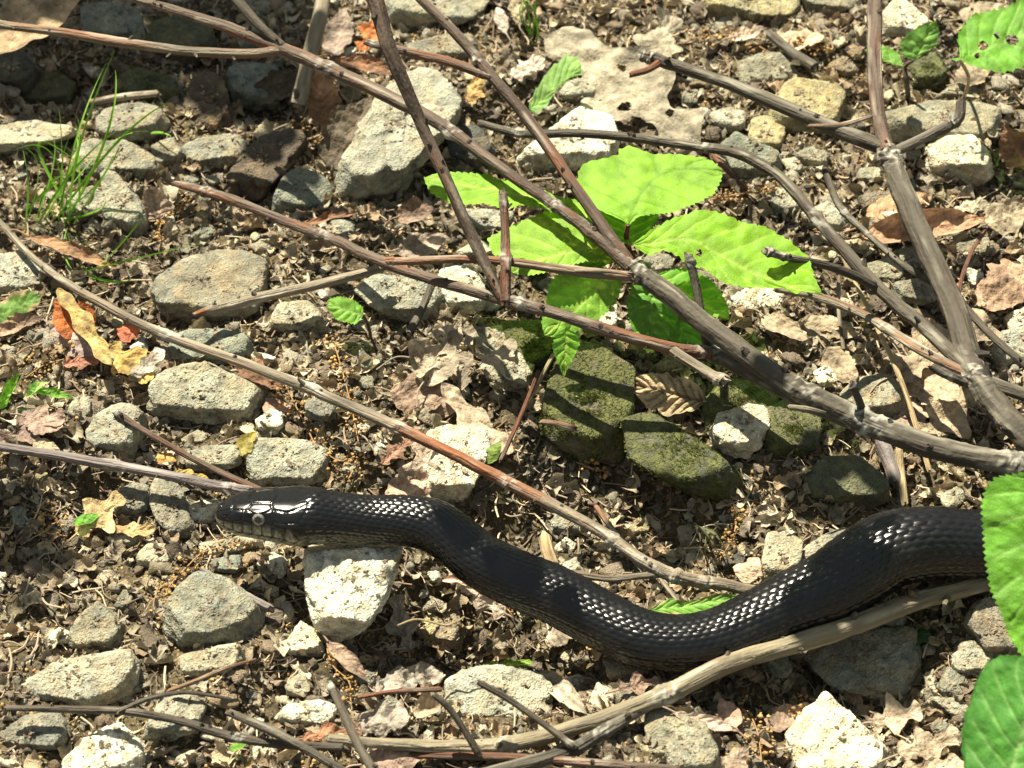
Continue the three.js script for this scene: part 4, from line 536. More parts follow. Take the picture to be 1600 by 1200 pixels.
  fallen('tiny green sprout at the bottom left between pebbles', 'ovate', [358, 1170, .008], [386, 1162, .012], 7, [.2, .45, .03], { green: 1, name: 'torn_leaf' });
  fallen('mossy green scrap above the broad yellowish rock', 'scrap', [756, 1040, .014], [836, 1036, .014], 10, [.22, .34, .05], { green: 1, name: 'torn_leaf' });
  fallen('green leaf tip beside the bright triangular rock', 'lance', [760, 722, .012], [784, 690, .014], 10, [.16, .24, .05], { green: 1, name: 'torn_leaf' });
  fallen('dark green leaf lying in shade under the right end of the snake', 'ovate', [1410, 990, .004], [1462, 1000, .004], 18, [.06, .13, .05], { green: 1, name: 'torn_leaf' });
}
// fallen brown leaves
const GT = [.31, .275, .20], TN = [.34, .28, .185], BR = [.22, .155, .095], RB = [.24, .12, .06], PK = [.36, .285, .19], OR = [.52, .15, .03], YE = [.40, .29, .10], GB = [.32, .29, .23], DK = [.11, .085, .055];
fallen('big bleached oak leaf with holes and deep lobes at top centre', 'oak', [1096, 226, .012], [868, 48, .020], 92, GT, { crumple: .0026, holes: [[.24, -.03, .018], [.42, .1, .025], [.6, -.06, .016], [.3, .12, .03]], wave: .004, veins: 6, nz: .35 });
fallen('pale curled leaf standing at the upper right of the big oak leaf', 'oak', [1010, 120, .012], [1050, 22, .022], 42, GT, { wave: .003, roll: .5 });
fallen('striped tan beech leaf lit between the mossy stones', 'beech', [1104, 628, .016], [975, 596, .02], 28, [.44, .34, .2], { nz: .7, veins: 9, groove: .0012, pucker: .0014, cap: .09, vein: [.2, .13, .06], vw: .0007 });
fallen('long curled brown leaf like a boat right of the trunk', 'lance', [1340, 372, .010], [1545, 340, .016], 34, [.36, .22, .13], { roll: 1.5, nz: .5 });
fallen('flat brown leaf under the boat shaped curled leaf', 'ovate', [1350, 350, .004], [1460, 306, .008], 30, [.40, .25, .14], {});
fallen('broad pinkish brown leaf behind the leaning trunk', 'oak', [1392, 590, .010], [1552, 500, .022], 62, PK, { nz: .4, wave: .003 });
fallen('long pinkish leaf under the pale thin twig', 'beech', [1420, 560, .008], [1500, 640, .012], 44, PK, { nz: .5 });
fallen('pale brown leaf hanging below the trunk fork at right', 'oak', [1440, 690, .012], [1522, 610, .018], 46, PK, { nz: .6 });
fallen('brown leaf with dark holes below the fork stub', 'oak', [1408, 600, .006], [1460, 706, .010], 40, [.42, .32, .24], { nz: .5, holes: [[.6, .1, .05]] });
fallen('curled pinkish leaf under the tip of the right sapling leaf', 'ovate', [1190, 492, .012], [1262, 530, .012], 22, PK, { roll: .8 });
fallen('flat tan leaf right of the curled pinkish leaf', 'ovate', [1246, 505, .006], [1345, 520, .01], 26, TN, {});
fallen('pointed tan leaf below the straw at right', 'ovate', [1290, 545, .008], [1338, 600, .008], 24, PK, { nz: .5 });
fallen('large brown leaf at the far right edge beside the trunk', 'beech', [1612, 420, .012], [1530, 480, .02], 36, [.38, .25, .16], { nz: .6 });
fallen('upright dark brown leaf at the right edge below the long slab', 'ovate', [1604, 262, .006], [1570, 196, .03], 28, RB, { nz: .9 });
fallen('tan leaf at the right edge under the holed green leaf', 'ovate', [1498, 130, .01], [1545, 100, .012], 24, PK, {});
fallen('brown leaf behind the holed green leaf at the top right', 'ovate', [1500, 30, .01], [1590, 14, .012], 26, TN, {});
fallen('tan leaf lying right of the white rock under the long slab', 'ovate', [1540, 352, .008], [1612, 318, .014], 26, TN, { nz: .4 });
fallen('bleached straw coloured flake below the blocky white rock', 'scrap', [1490, 330, .012], [1545, 318, .014], 14, [.66, .58, .4], {});
fallen('brown leaf with pale ribs standing in the dark hollow beside the dry stem', 'beech', [510, 200, .01], [496, 108, .04], 26, [.34, .2, .11], { nz: .9, veins: 9, groove: .001 });
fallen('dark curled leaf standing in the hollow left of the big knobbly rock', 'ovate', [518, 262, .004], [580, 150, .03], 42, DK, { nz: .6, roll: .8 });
fallen('bright orange leaf at the top centre behind the front twig', 'oak', [562, 78, .012], [598, 20, .024], 26, [.55, .19, .05], { nz: .7 });
fallen('grey brown leaf beside the orange leaf at the top', 'ovate', [520, 90, .008], [540, 12, .018], 22, [.26, .2, .16], { nz: .6 });
fallen('curled reddish brown leaf above the ochre crust left of the knobbly rock', 'lance', [520, 92, .02], [624, 112, .02], 18, RB, { roll: 1.2, nz: .5 });
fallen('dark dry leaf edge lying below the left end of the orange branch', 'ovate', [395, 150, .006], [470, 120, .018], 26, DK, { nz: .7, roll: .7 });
fallen('glossy orange leaf at left, round and folded', 'ovate', [140, 520, .010], [84, 468, .022], 34, OR, { roll: .7, nz: .5, crumple: .0008 });
fallen('long yellow torn leaf draped over the orange leaf', 'scrap', [92, 454, .022], [176, 574, .02], 17, YE, { nz: .4, roll: .7 });
fallen('ragged yellow leaf end under the twig at left', 'oak', [168, 540, .014], [232, 596, .01], 30, [.56, .38, .11], { nz: .4 });
fallen('grey purple leaf folded under the glossy orange leaf', 'ovate', [74, 505, .006], [160, 556, .012], 28, [.33, .25, .22], { nz: .4 });
fallen('small red leaf right of the yellow torn leaf', 'ovate', [190, 532, .01], [216, 500, .014], 16, [.46, .14, .07], {});
fallen('red leaf scraps below the orange leaf', 'scrap', [98, 566, .008], [160, 562, .008], 14, [.48, .2, .12], {});
fallen('white streaked tan scrap left of the speckled stone', 'scrap', [206, 586, .01], [258, 548, .014], 17, [.5, .43, .35], {});
fallen('long brown blade of bark or leaf in the top left corner', 'lance', [-70, 96, .05], [150, -30, .06], 46, [.40, .29, .17], { nz: .3, crumple: .0008, veins: 3 });
fallen('broad brown leaf at the left edge above the purplish stick', 'oak', [-10, 690, .008], [100, 650, .012], 36, [.27, .19, .15], { nz: .3 });
fallen('brown leaf with a torn end left of the upright oval stone', 'ovate', [36, 650, .012], [100, 668, .010], 22, [.31, .22, .17], {});
fallen('tan leaf bit beside the purplish stick at left', 'ovate', [50, 690, .006], [96, 706, .006], 14, TN, {});
fallen('brown leaf standing at the left edge behind the orange leaf', 'ovate', [-8, 520, .006], [66, 494, .012], 18, [.3, .2, .13], { roll: 1 });
fallen('yellowish leaf left of the snake head with a green scrap on it', 'oak', [118, 836, .008], [190, 772, .014], 34, [.56, .41, .2], { nz: .3 });
fallen('ragged tan leaf strip below the squarish stone', 'scrap', [172, 826, .01], [242, 826, .012], 13, [.56, .40, .18], {});
fallen('bright yellow scrap crossed by the short brown twig', 'scrap', [270, 738, .02], [326, 752, .018], 13, [.72, .5, .12], {});
fallen('orange yellow flake above the bright yellow scrap', 'ovate', [244, 712, .014], [278, 722, .014], 9, [.66, .38, .1], {});
fallen('dull yellow leaf between the speckled stone and the wide slab', 'ovate', [370, 712, .01], [398, 672, .014], 16, [.42, .36, .08], { green: 1 });
fallen('red brown leaf behind the big speckled stone', 'ovate', [368, 572, .008], [440, 604, .012], 24, RB, { nz: .4 });
fallen('brown leaf below the trail of catkins', 'ovate', [412, 640, .006], [456, 632, .008], 18, [.38, .22, .15], {});
fallen('grey skeleton leaf full of holes left of the mossy square block', 'oak', [640, 560, .016], [810, 560, .030], 66, [.30, .25, .18], { lace: .24, wave: .004, nz: .4 });
fallen('pale curled leaf edge under the stump twigs at centre', 'ovate', [660, 600, .012], [720, 500, .028], 40, [.40, .34, .25], { nz: .6, roll: .6, lace: .4 });
fallen('dull brown leaf below the skeleton leaf at centre', 'ovate', [610, 612, .006], [720, 640, .010], 40, [.3, .21, .15], { nz: .4 });
fallen('flat strip of decayed bark right of the long twig at centre', 'scrap', [690, 600, .014], [800, 710, .012], 24, [.34, .27, .19], { name: 'bark_strip', cat: 'bark' });
fallen('crumpled pale brown leaf left of the bright triangular rock', 'oak', [650, 790, .006], [664, 690, .018], 44, [.42, .33, .25], { nz: .5, roll: .6, holes: [[.4, .1, .04]] });
fallen('brown leaf touching the snake neck below the crumpled leaf', 'ovate', [600, 782, .008], [682, 756, .012], 26, [.38, .27, .19], { nz: .3 });
fallen('small reddish leaf left of the crumpled leaf', 'oak', [596, 724, .004], [640, 688, .010], 16, [.22, .12, .08], {});
fallen('grey curled leaf beneath the snake, right of the propping rock', 'oak', [640, 1022, .006], [618, 930, .022], 26, [.34, .30, .25], { nz: .7 });
fallen('pink grey leaf under the snake belly at centre', 'oak', [790, 960, .010], [722, 910, .018], 30, [.42, .34, .27], { nz: .4 });
fallen('thin curled pink leaf rim below the snake belly', 'lance', [690, 905, .02], [736, 906, .02], 9, [.5, .34, .25], { roll: 1.2 });
fallen('brown rolled leaf below the propping rock', 'lance', [510, 1000, .012], [574, 1064, .010], 17, [.34, .24, .17], { roll: 1.3 });
fallen('crumpled grey purple leaf above the thin twig at bottom centre', 'scrap', [578, 1070, .010], [690, 1050, .014], 28, [.34, .30, .25], { crumple: .004, nz: .3 });
fallen('crumpled grey leaf below the thin twig at bottom centre', 'scrap', [556, 1128, .010], [640, 1124, .014], 32, [.36, .315, .26], { crumple: .004, nz: .4 });
fallen('curled tan leaf right of the crumpled grey leaves', 'ovate', [645, 1110, .012], [690, 1100, .016], 22, [.46, .36, .24], { roll: 1 });
fallen('red brown leaf under the sticks on the bottom edge', 'oak', [470, 1156, .010], [566, 1138, .008], 22, [.36, .17, .09], {});
fallen('pinkish leaf on the bottom edge right of the upright twig', 'ovate', [560, 1196, .006], [680, 1172, .008], 26, [.46, .32, .25], {});
fallen('long tan blade leaf between two bright stones at bottom centre', 'lance', [838, 1046, .018], [916, 1114, .012], 20, [.42, .35, .26], { roll: 1.0, nz: .5 });
fallen('orange tinted leaf tip under the snake lowest bend', 'ovate', [926, 1016, .008], [976, 1026, .008], 13, [.58, .36, .15], {});
fallen('pale grey leaf under the snake right of the pink grey leaf', 'ovate', [856, 1000, .008], [910, 980, .012], 22, [.34, .28, .21], {});
fallen('curled brown leaf under the weathered forked stick', 'oak', [965, 1078, .010], [1030, 1062, .012], 18, [.34, .23, .17], { nz: .6 });
fallen('long brown rolled leaf above the rounded grey stone at the bottom', 'lance', [1050, 1112, .016], [1158, 1144, .014], 15, [.40, .30, .24], { roll: 1.1 });
fallen('brown leaf upright in shade below the forked stick', 'ovate', [1150, 1138, .008], [1124, 1088, .018], 18, [.38, .25, .19], { nz: .8 });
fallen('tan leaf lying on the bottom edge right of the rounded stone', 'ovate', [1130, 1212, .008], [1170, 1164, .012], 20, [.40, .3, .22], { nz: .4 });
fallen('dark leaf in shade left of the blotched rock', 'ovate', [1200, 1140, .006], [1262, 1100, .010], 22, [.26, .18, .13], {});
fallen('pale pinkish leaf right of the blotched rock', 'oak', [1360, 1130, .008], [1440, 1110, .010], 32, [.40, .32, .235], {});
fallen('ragged pale leaf right of the blotched rock top', 'oak', [1400, 1180, .008], [1500, 1150, .010], 38, [.40, .32, .225], { lace: .42, crumple: .003 });
fallen('tan leaf remains on the bottom right edge', 'scrap', [1410, 1206, .008], [1510, 1196, .008], 26, [.40, .32, .22], { lace: .4, crumple: .003 });
fallen('brown leaf wedged above the rising snake behind the pale stones', 'ovate', [1160, 910, .008], [1185, 870, .012], 20, [.46, .33, .23], {});
fallen('tan leaf standing right of the grass tuft stones', 'ovate', [246, 345, .006], [236, 290, .02], 26, [.40, .30, .22], { nz: .7 });
fallen('long brown curled leaf under the grass roots', 'lance', [40, 368, .012], [185, 418, .012], 14, [.34, .19, .09], { roll: 1.2 });
fallen('red brown leaf curl beside the round green grey stone', 'lance', [468, 352, .010], [560, 330, .014], 11, RB, { roll: 1.3 });
fallen('brown leaf scrap in the litter under the centre twigs', 'ovate', [620, 340, .01], [680, 326, .014], 22, [.3, .2, .14], { roll: .7 });
fallen('grey brown leaf left of the small white stone at centre', 'ovate', [620, 390, .006], [700, 372, .01], 24, [.34, .27, .21], {});
fallen('golden brown leaf beside the knobbly rock top', 'scrap', [730, 160, .01], [752, 118, .016], 17, [.52, .34, .13], {});
fallen('pale cream leaf bit at the left of the oak leaf', 'scrap', [800, 120, .01], [850, 90, .012], 22, [.6, .52, .42], { crumple: .003 });
fallen('tan leaf strip at the top edge beside the wide rock', 'lance', [812, 40, .012], [806, -8, .014], 13, TN, {});
fallen('grey leaf left of the tan leaf strip at the top edge', 'lance', [790, 50, .01], [776, 6, .014], 11, [.42, .36, .3], {});
fallen('curled tan leaf at the top edge right of the oak leaf', 'ovate', [1140, 60, .01], [1196, 44, .014], 16, [.52, .42, .32], { roll: .8 });
fallen('flat tan leaf above the small tan stone at upper right', 'ovate', [1220, 60, .008], [1290, 62, .012], 22, [.5, .38, .26], {});

// ---------------------------------------------------------------- the snake: one continuous skin, its scales raised on it
{
  // px, py, height of the body axis, half thickness in photograph pixels
  const axis = [[337, 803, .040, 5], [340, 803, .040, 13], [346, 803, .040, 20], [356, 803, .040, 26], [374, 803, .040, 33], [400, 803, .040, 38], [430, 804, .040, 42], [462, 806, .040, 46], [490, 808, .040, 45], [530, 810, .039, 43], [580, 813, .038, 41], [632, 814, .038, 41], [676, 822, .037, 43], [712, 844, .034, 43], [748, 874, .030, 45], [800, 902, .026, 48], [871, 932, .023, 49], [940, 970, .021, 49], [1000, 998, .020, 49], [1060, 1006, .020, 48], [1120, 998, .020, 50], [1180, 974, .021, 53], [1240, 946, .022, 58], [1296, 920, .025, 61], [1338, 892, .029, 64], [1386, 862, .033, 64], [1450, 850, .035, 61], [1530, 852, .032, 57], [1610, 850, .030, 58], [1700, 862, .026, 54], [1790, 890, .02, 50]];
  const v = axis.map(a => P(a[0], a[1], a[2])), rad = axis.map((a, i) => a[3] * pxAt(v[i]) * (a[0] > 520 ? a[0] > 620 && a[0] < 780 ? .95 : .92 : 1)), curve = new THREE.CatmullRomCurve3(v, false, 'centripetal');
  const U = v.length - 1, fine = 4000, tab = []; let L = 0, prev = null; const lens = [];
  for (let i = 0; i <= fine; i++) { const p = curve.getPoint(i / fine); if (prev) L += p.distanceTo(prev); prev = p; lens.push(L); }
  const radiusAt = t => { const q = clamp(t * U, 0, U - 1e-6), a = Math.floor(q), f = q - a, g = i => rad[clamp(i, 0, U)], p0 = g(a - 1), p1 = g(a), p2 = g(a + 1), p3 = g(a + 2); return 0.5 * (2 * p1 + (p2 - p0) * f + (2 * p0 - 5 * p1 + 4 * p2 - p3) * f * f + (3 * p1 - p0 - 3 * p2 + p3) * f * f * f); };
  const rings = [], step = i => 0.00052; let k = 0, S = 0, scale = 0;
  for (let s = 0; s < L;) { while (k < fine - 1 && lens[k + 1] < s) k++; const t = (k + (s - lens[k]) / Math.max(1e-9, lens[k + 1] - lens[k])) / fine, r = Math.max(.0006, radiusAt(t)), ds = s < .004 ? .00022 : .00050; rings.push([t, s, r, scale]); scale += ds / (0.32 * Math.max(r, .0125)); s += ds; }
  const NA = 252, ROW = 11.2, pos = new Float32Array(rings.length * (NA + 1) * 3), col = new Float32Array(rings.length * (NA + 1) * 3), idx = [];
  // head shields: [mm from the snout, degrees from the middle of the back]
  const seeds = [[0, 0], [5, 14], [12.5, 17], [21, 0], [20.5, 36], [33, 24], [3.6, 48], [10.5, 58], [15.5, 62], [26, 64], [31, 62], [37.5, 58], [31, 82], [38, 80], [44, 66]];
  for (const d of [2, 6.2, 10.6, 15, 19.6, 24.6, 30, 36]) seeds.push([d, 92]); for (const d of [3, 8, 13, 18, 23, 28.5, 34, 40]) seeds.push([d, 122]); for (const d of [6, 16, 26, 36]) seeds.push([d, 160]);
  const eyeAt = { d: 20.6, a: 67 }; let eyeP = null, eyeN = null;
  for (let i = 0; i < rings.length; i++) {
    const [t, s, r, sc] = rings[i], c = curve.getPoint(t), T = curve.getTangent(t), d = s * 1000 / 1.2, head = 1 - sstep(37, 46, d);
    const roll = -0.30 * (1 - sstep(30, 110, d)) + 0.38 * Math.exp(-(((s - .145) / .05) ** 2)) - .3 * Math.exp(-(((s - .30) / .06) ** 2)), Up = V3(0, 1, 0).addScaledVector(T, -T.y).normalize(), Si = T.clone().cross(Up).normalize();       // Si points to the snake's left, the side seen
    if (Si.z < 0) Si.negate(); const cr = Math.cos(roll), sr = Math.sin(roll), up = Up.clone().multiplyScalar(cr).addScaledVector(Si, sr), si = Si.clone().multiplyScalar(cr).addScaledVector(Up, -sr);
    for (let j = 0; j <= NA; j++) {
      const deg = (j / NA - 0.5) * 360, th = deg * Math.PI / 180, ad = Math.abs(deg), ct = Math.cos(th), st = Math.sin(th);
      // section: loaf shaped body with a flat belly; broad flat topped head
      const ex = mix(0.92, 0.74, head), sx = Math.sign(st) * Math.pow(Math.abs(st), ex), sy = Math.sign(ct) * Math.pow(Math.abs(ct), ex);
      const a = r * mix(1.0, 1.06, head), b = r * (ct > 0 ? mix(1.0, 0.86, head) : mix(0.88, 0.86, head));
      let x = a * sx, y = b * sy; const snout = 1 - sstep(0, 9, d); if (ct > 0) y *= 1 - 0.12 * snout;
      let hgt = 0, skin = 0, cream = 0, dark = 0, groove = 0;
      if (head > 0) {
        let f1 = 1e9, f2 = 1e9, id = 0; for (let q = 0; q < seeds.length; q++) { const dx = d - seeds[q][0], dy = (ad - seeds[q][1]) * 0.25, D = Math.hypot(dx * (seeds[q][1] > 86 && seeds[q][1] < 150 ? 1.25 : 1), dy); if (D < f1) { f2 = f1; f1 = D; id = q; } else if (D < f2) f2 = D; }
        groove = sstep(0.75, 0.1, f2 - f1); hgt += head * (-0.0005 * groove + 0.00018 * sstep(0, 3, f2 - f1));
        const lip = seeds[id][1] > 86; if (lip) { cream = head * clamp(sstep(80, 94, ad) * (1 - groove * 0.95) * sstep(-0.6, 0.9, (d - seeds[id][0]) * 0.4 + (f2 - f1) * .5), 0, 1); if (ad > 112) cream = Math.max(cream, head * (1 - groove * .7) * .95); }
        const mouth = Math.exp(-(((ad - 106 + 4 * sstep(20, 34, d)) / 2.2) ** 2)) * (1 - sstep(33, 36, d)); hgt -= 0.0006 * mouth * head; if (mouth > .5) dark = 1;
        const brow = Math.exp(-(((ad - 50) / 10) ** 2)) * Math.exp(-(((d - 19) / 7) ** 2)); hgt += 0.0011 * brow; const sock = Math.exp(-(((ad - 67) / 15) ** 2)) * Math.exp(-(((d - 20.6) / 4.2) ** 2)); hgt -= 0.0008 * sock;
        const nost = Math.exp(-(((ad - 58) / 4) ** 2) - (((d - 5.2) / 0.7) ** 2)); hgt -= 0.0007 * nost; if (nost > .4) dark = 1;
        const jaw = Math.exp(-(((ad - 86) / 26) ** 2)) * Math.exp(-(((d - 37) / 9) ** 2)); hgt += 0.0014 * jaw;
      }
      const body = 1 - head;
      if (body > 0) {
        if (ad < 124) {
          const u = deg / ROW, ju = Math.round(u); let best = 0, bx = 0, by = 9, be = 0;
          for (let jj = ju - 1; jj <= ju + 1; jj++) { const off = (jj & 1) ? 0.5 : 0, ii = Math.round(sc - off); for (let m = ii - 1; m <= ii + 1; m++) { const di = sc - off - m, dj = u - jj, q = Math.pow(Math.abs(dj) / 0.60, 2) + Math.pow(Math.abs(di - 0.02) / 0.70, 2.0); if (q < 1) { let hh = (0.36 + 0.85 * (di + 0.68)) * Math.pow(1 - q, 0.42) + 0.16 * Math.exp(-((dj / 0.07) ** 2)) * (1 - q); const rn = h3(m, jj, 77); hh = hh * (.82 + .36 * rn) + .22 * (h3(m, jj, 5) - .5) * di + .18 * (h3(m, jj, 9) - .5) * dj; if (hh > best) { best = hh; bx = di; by = dj; be = q; } } } }
          const amp = 0.00072 * (r / .018); hgt += body * amp * (best - 0.4); skin = body * sstep(0.30, 0.05, best); cream = Math.max(cream, body * (sstep(mix(84, 104, sstep(50, 140, d)), 122, ad) * 0.8 * (noise(sc * 1.3, ad * .1, 3) > -0.1 ? 1 : .3)) * (1 - sstep(60, 260, d) * .75));
          if (bx > .45) dark = Math.max(dark, .3 * body);
        } else { const q = sc * 1.0 - Math.floor(sc), f = q < .86 ? q / .86 : (1 - q) / .14; hgt += body * 0.0005 * f; cream = Math.max(cream, body * mix(.7, .35, sstep(60, 300, d)) * (0.55 + 0.45 * noise(sc * .9, ad * 0.06, 7)) * (f > .25 ? 1 : .25)); }
      }
      const l = Math.hypot(x, y) || 1e-6; x *= 1 + hgt / Math.max(l, .002); y *= 1 + hgt / Math.max(l, .002);
      const o = 3 * (i * (NA + 1) + j), p = [c.x + si.x * x + up.x * y, c.y + si.y * x + up.y * y, c.z + si.z * x + up.z * y]; pos[o] = p[0]; pos[o + 1] = p[1]; pos[o + 2] = p[2];
      if (!eyeP && d >= eyeAt.d && deg >= eyeAt.a) { eyeP = V3(...p); eyeN = si.clone().multiplyScalar(.93).addScaledVector(up, .34).addScaledVector(T, -.10).normalize(); }
      const g = 1 + 0.3 * noise(d * .7, ad * .12, 2), dust = body * sstep(.12, .5, fbm(s * 60, ad * .035, 9, 4)) * .007; let cc = [.0042 * g + dust, .0046 * g + dust * .93, .0054 * g + dust * .78]; cc = cc.map((e, q) => mix(e, [.04, .04, .038][q], skin * .8)); cc = cc.map((e, q) => mix(e, [.34, .32, .225][q] * (0.75 + .5 * noise(d * 1.3, ad * .25, 5)), clamp(cream, 0, 1) * (1 - dark) * .9)); if (dark) cc = cc.map(e => e * (1 - .7 * dark));
      col[o] = Math.max(.004, cc[0]); col[o + 1] = Math.max(.004, cc[1]); col[o + 2] = Math.max(.004, cc[2]);
    }
  }
  const w = NA + 1; for (let i = 0; i < rings.length - 1; i++) for (let j = 0; j < NA; j++) { const a = i * w + j; idx.push(a, a + w, a + 1, a + 1, a + w, a + w + 1); }
  const sn = group('snake', 'long glossy black snake lying across the stones with its head raised at left', 'snake');
  const bodyGeo = geo(pos, idx, col), nr = bodyGeo.attributes.normal.array; for (let i = 0; i < rings.length; i++) { const a = 3 * i * w, b = a + 3 * NA; for (let e = 0; e < 3; e++) { const q = nr[a + e] + nr[b + e]; nr[a + e] = nr[b + e] = q / 2; } }
  part('body', bodyGeo, M.snake, sn);
  const eg = new THREE.SphereGeometry(.0046, 48, 32), ec = [], ep = eg.attributes.position; for (let i = 0; i < ep.count; i++) { const z = ep.getZ(i) / .0046, an = Math.acos(clamp(z, -1, 1)) * 57.3; ec.push(...(an < 26 ? [.004, .004, .004] : an < 29 ? [.24, .225, .16] : an < 47 ? [.13 + .04 * Math.sin(i), .125 + .04 * Math.sin(i), .105] : [.008, .008, .009])); }
  eg.setAttribute('color', new THREE.BufferAttribute(new Float32Array(ec), 3));
  const eye = part('eye', eg, M.eye, sn, 'round grey ringed eye with a black pupil'); eye.position.copy(eyeP).addScaledVector(eyeN, -.0024); eye.quaternion.setFromUnitVectors(V3(0, 0, 1), eyeN);
}

// ---------------------------------------------------------------- grass
{
  const R = rng(5), gt = group('grass_tuft', 'tuft of thin bright green grass growing between stones at upper left', 'grass');
  let tone = [.18, .40, .03];
  function blade(a, b, c, w) { const cv = new THREE.QuadraticBezierCurve3(a, V3(2 * b.x - (a.x + c.x) / 2, 2 * b.y - (a.y + c.y) / 2, 2 * b.z - (a.z + c.z) / 2), c), pos = [], col = [], idx = [], n = 26, s = R() * 9; for (let i = 0; i <= n; i++) { const t = i / n, p = cv.getPoint(t), T = cv.getTangent(t), d = T.clone().cross(V3(Math.sin(s), .3, Math.cos(s))).normalize(), e = d.clone().cross(T), r = w * (1 - Math.pow(t, 3)) * (0.6 + .4 * Math.min(1, t * 5)) + .0001, cc = tone.map(x => x * (1 + .3 * t)); for (const [x, y] of [[-1, .25], [0, -.25], [1, .25]]) { pos.push(p.x + d.x * r * x + e.x * r * y, p.y + d.y * r * x + e.y * r * y, p.z + d.z * r * x + e.z * r * y); col.push(...cc); } } for (let i = 0; i < n; i++) for (let j = 0; j < 2; j++) { const q = i * 3 + j; idx.push(q, q + 1, q + 3, q + 1, q + 4, q + 3); } part('blade', geo(pos, idx, col), M.leaf, gt); }
  const B = [[108, 352, 125, 225, 180, 78], [92, 345, 120, 215, 165, 100], [40, 350, 60, 270, 40, 232], [40, 345, 44, 290, 36, 235], [70, 340, 120, 235, 115, 176], [100, 350, 165, 215, 180, 110], [90, 340, 190, 215, 268, 160], [60, 350, 120, 260, 196, 195], [100, 330, 80, 240, 22, 235], [110, 330, 60, 228, 115, 248], [105, 355, 100, 390, 112, 420], [105, 360, 125, 410, 165, 440], [150, 420, 190, 380, 222, 340], [130, 425, 230, 400, 328, 378], [140, 432, 180, 440, 205, 437], [60, 340, 80, 285, 120, 275], [40, 330, 70, 300, 105, 275], [80, 345, 140, 300, 160, 270], [95, 345, 150, 330, 165, 310], [70, 350, 160, 235, 232, 206], [230, 209, 250, 207, 268, 213], [100, 345, 95, 270, 108, 215], [55, 345, 85, 250, 75, 205], [115, 350, 170, 260, 186, 230]];
  B.forEach(([x0, y0, x1, y1, x2, y2], i) => { const up = clamp((y0 - y2) / 270, -.05, 1) * .075; blade(G(x0, y0, .004), P(x1, y1, .012 + up * .75), P(x2, y2, .014 + up), (.00062 + .00035 * R())); });
  for (let i = 0; i < 2; i++) { const x = 25 + 120 * R(), y = 320 + 40 * R(), a = R(), up = .02 + .05 * R(), dx = (R() - .4) * 150, dy = -40 - 130 * R(); blade(G(x, y, .002), P(x + dx * .35, y + dy * .7, .01 + up), P(x + dx, y + dy, .006 + up * .8), .0006 + .0004 * R()); }
  const dg = group('grass_tuft', 'few thin dull grass blades drooping in the shade above the snake', 'grass');
  tone = [.13, .14, .06]; const save = gt.children.length; for (let i = 0; i < 9; i++) { const x = 1080 + 25 * R(), y = 815 + 15 * R(); const g0 = gt; const a = G(x, y, .004), tx = 1060 + 80 * R(), ty = 850 + 40 * R(); blade(a, P((x + tx) / 2 + 10 * R(), (y + ty) / 2 - 8, .014), G(tx, ty, .004), .0007); }
  while (gt.children.length > save) { const c = gt.children[save]; gt.remove(c); dg.add(c); }
  tone = [.16, .34, .03]; const tg = group('grass_tuft', 'few green grass blades at the top edge between rock and oak leaf', 'grass');
  for (let i = 0; i < 7; i++) { const x = 826 + 20 * R(), y = 50 + 20 * R(); blade(G(x, y, .003), P(x - 8 + 30 * (R() - .5), y - 40, .02), P(x - 5 + 60 * (R() - .5), y - 70, .03), .0007); }
  while (gt.children.length > save) { const c = gt.children[save]; gt.remove(c); tg.add(c); }
}

// ---------------------------------------------------------------- oak catkins: a thread strung with crumbly florets
let catSeed = 900;
const crumb = ico(1), crumbs = [0, 1, 2].map(q => { const g = crumb.clone(), p = g.attributes.position; for (let i = 0; i < p.count; i++) { const r = 1 + .5 * noise(p.getX(i) * 2 + q * 9, p.getY(i) * 2, p.getZ(i) * 2); p.setXYZ(i, p.getX(i) * r, p.getY(i) * r * .8, p.getZ(i) * r); } g.computeVertexNormals(); return g; });
function catkin(label, pts, o = {}) {
  const R = rng(++catSeed), v = []; for (let i = 0; i < pts.length; i += 2) v.push(G(pts[i], pts[i + 1], o.up ?? .006)); const cv = new THREE.CatmullRomCurve3(v), len = cv.getLength(), n = Math.ceil(len / .0015 * (o.dense ?? 1)), parts = [];
  for (let i = 0; i < n; i++) { const p = cv.getPoint(R()), sp = 1.6 * (o.spread ?? .0030), g = crumbs[i % 3].clone(), s = .0004 + .0011 * R() * R(), m = new THREE.Matrix4().compose(p.add(V3((R() - .5) * 2 * sp, (R() - .3) * sp, (R() - .5) * 2 * sp)), new THREE.Quaternion(R(), R(), R(), R()).normalize(), V3(s, s * (.6 + .8 * R()), s)); g.applyMatrix4(m); const k = .45 + .8 * R(), c = new Float32Array(g.attributes.position.count * 3); for (let q = 0; q < c.length; q += 3) { c[q] = .38 * k; c[q + 1] = .235 * k; c[q + 2] = .085 * k; } g.setAttribute('color', new THREE.BufferAttribute(c, 3)); parts.push(g); }
  const b = group('catkin', label, 'catkin'); part('florets', mergeGeometries(parts), M.plain, b); const th = new THREE.TubeGeometry(cv, 24, .0004, 5), tc = new Float32Array(th.attributes.position.count * 3).map((_, i) => [.3, .17, .07][i % 3]); th.setAttribute('color', new THREE.BufferAttribute(tc, 3)); part('thread', th, M.plain, b);
}
catkin('thick trail of orange brown catkins left of the long twig', [440, 590, 465, 640, 490, 690, 510, 730], { dense: 4, spread: .006 });
catkin('catkin string beside the purplish grey stone', [520, 530, 535, 580, 550, 640, 560, 690], { dense: 2.2, spread: .004 });
catkin('catkin curling above the snake neck', [500, 700, 530, 720, 560, 715, 545, 748], { dense: 2.2, spread: .004 });
catkin('catkin string draped along the broad slab below the snake chin', [400, 842, 360, 852, 320, 862, 290, 888, 262, 920, 258, 945], { dense: 3 });
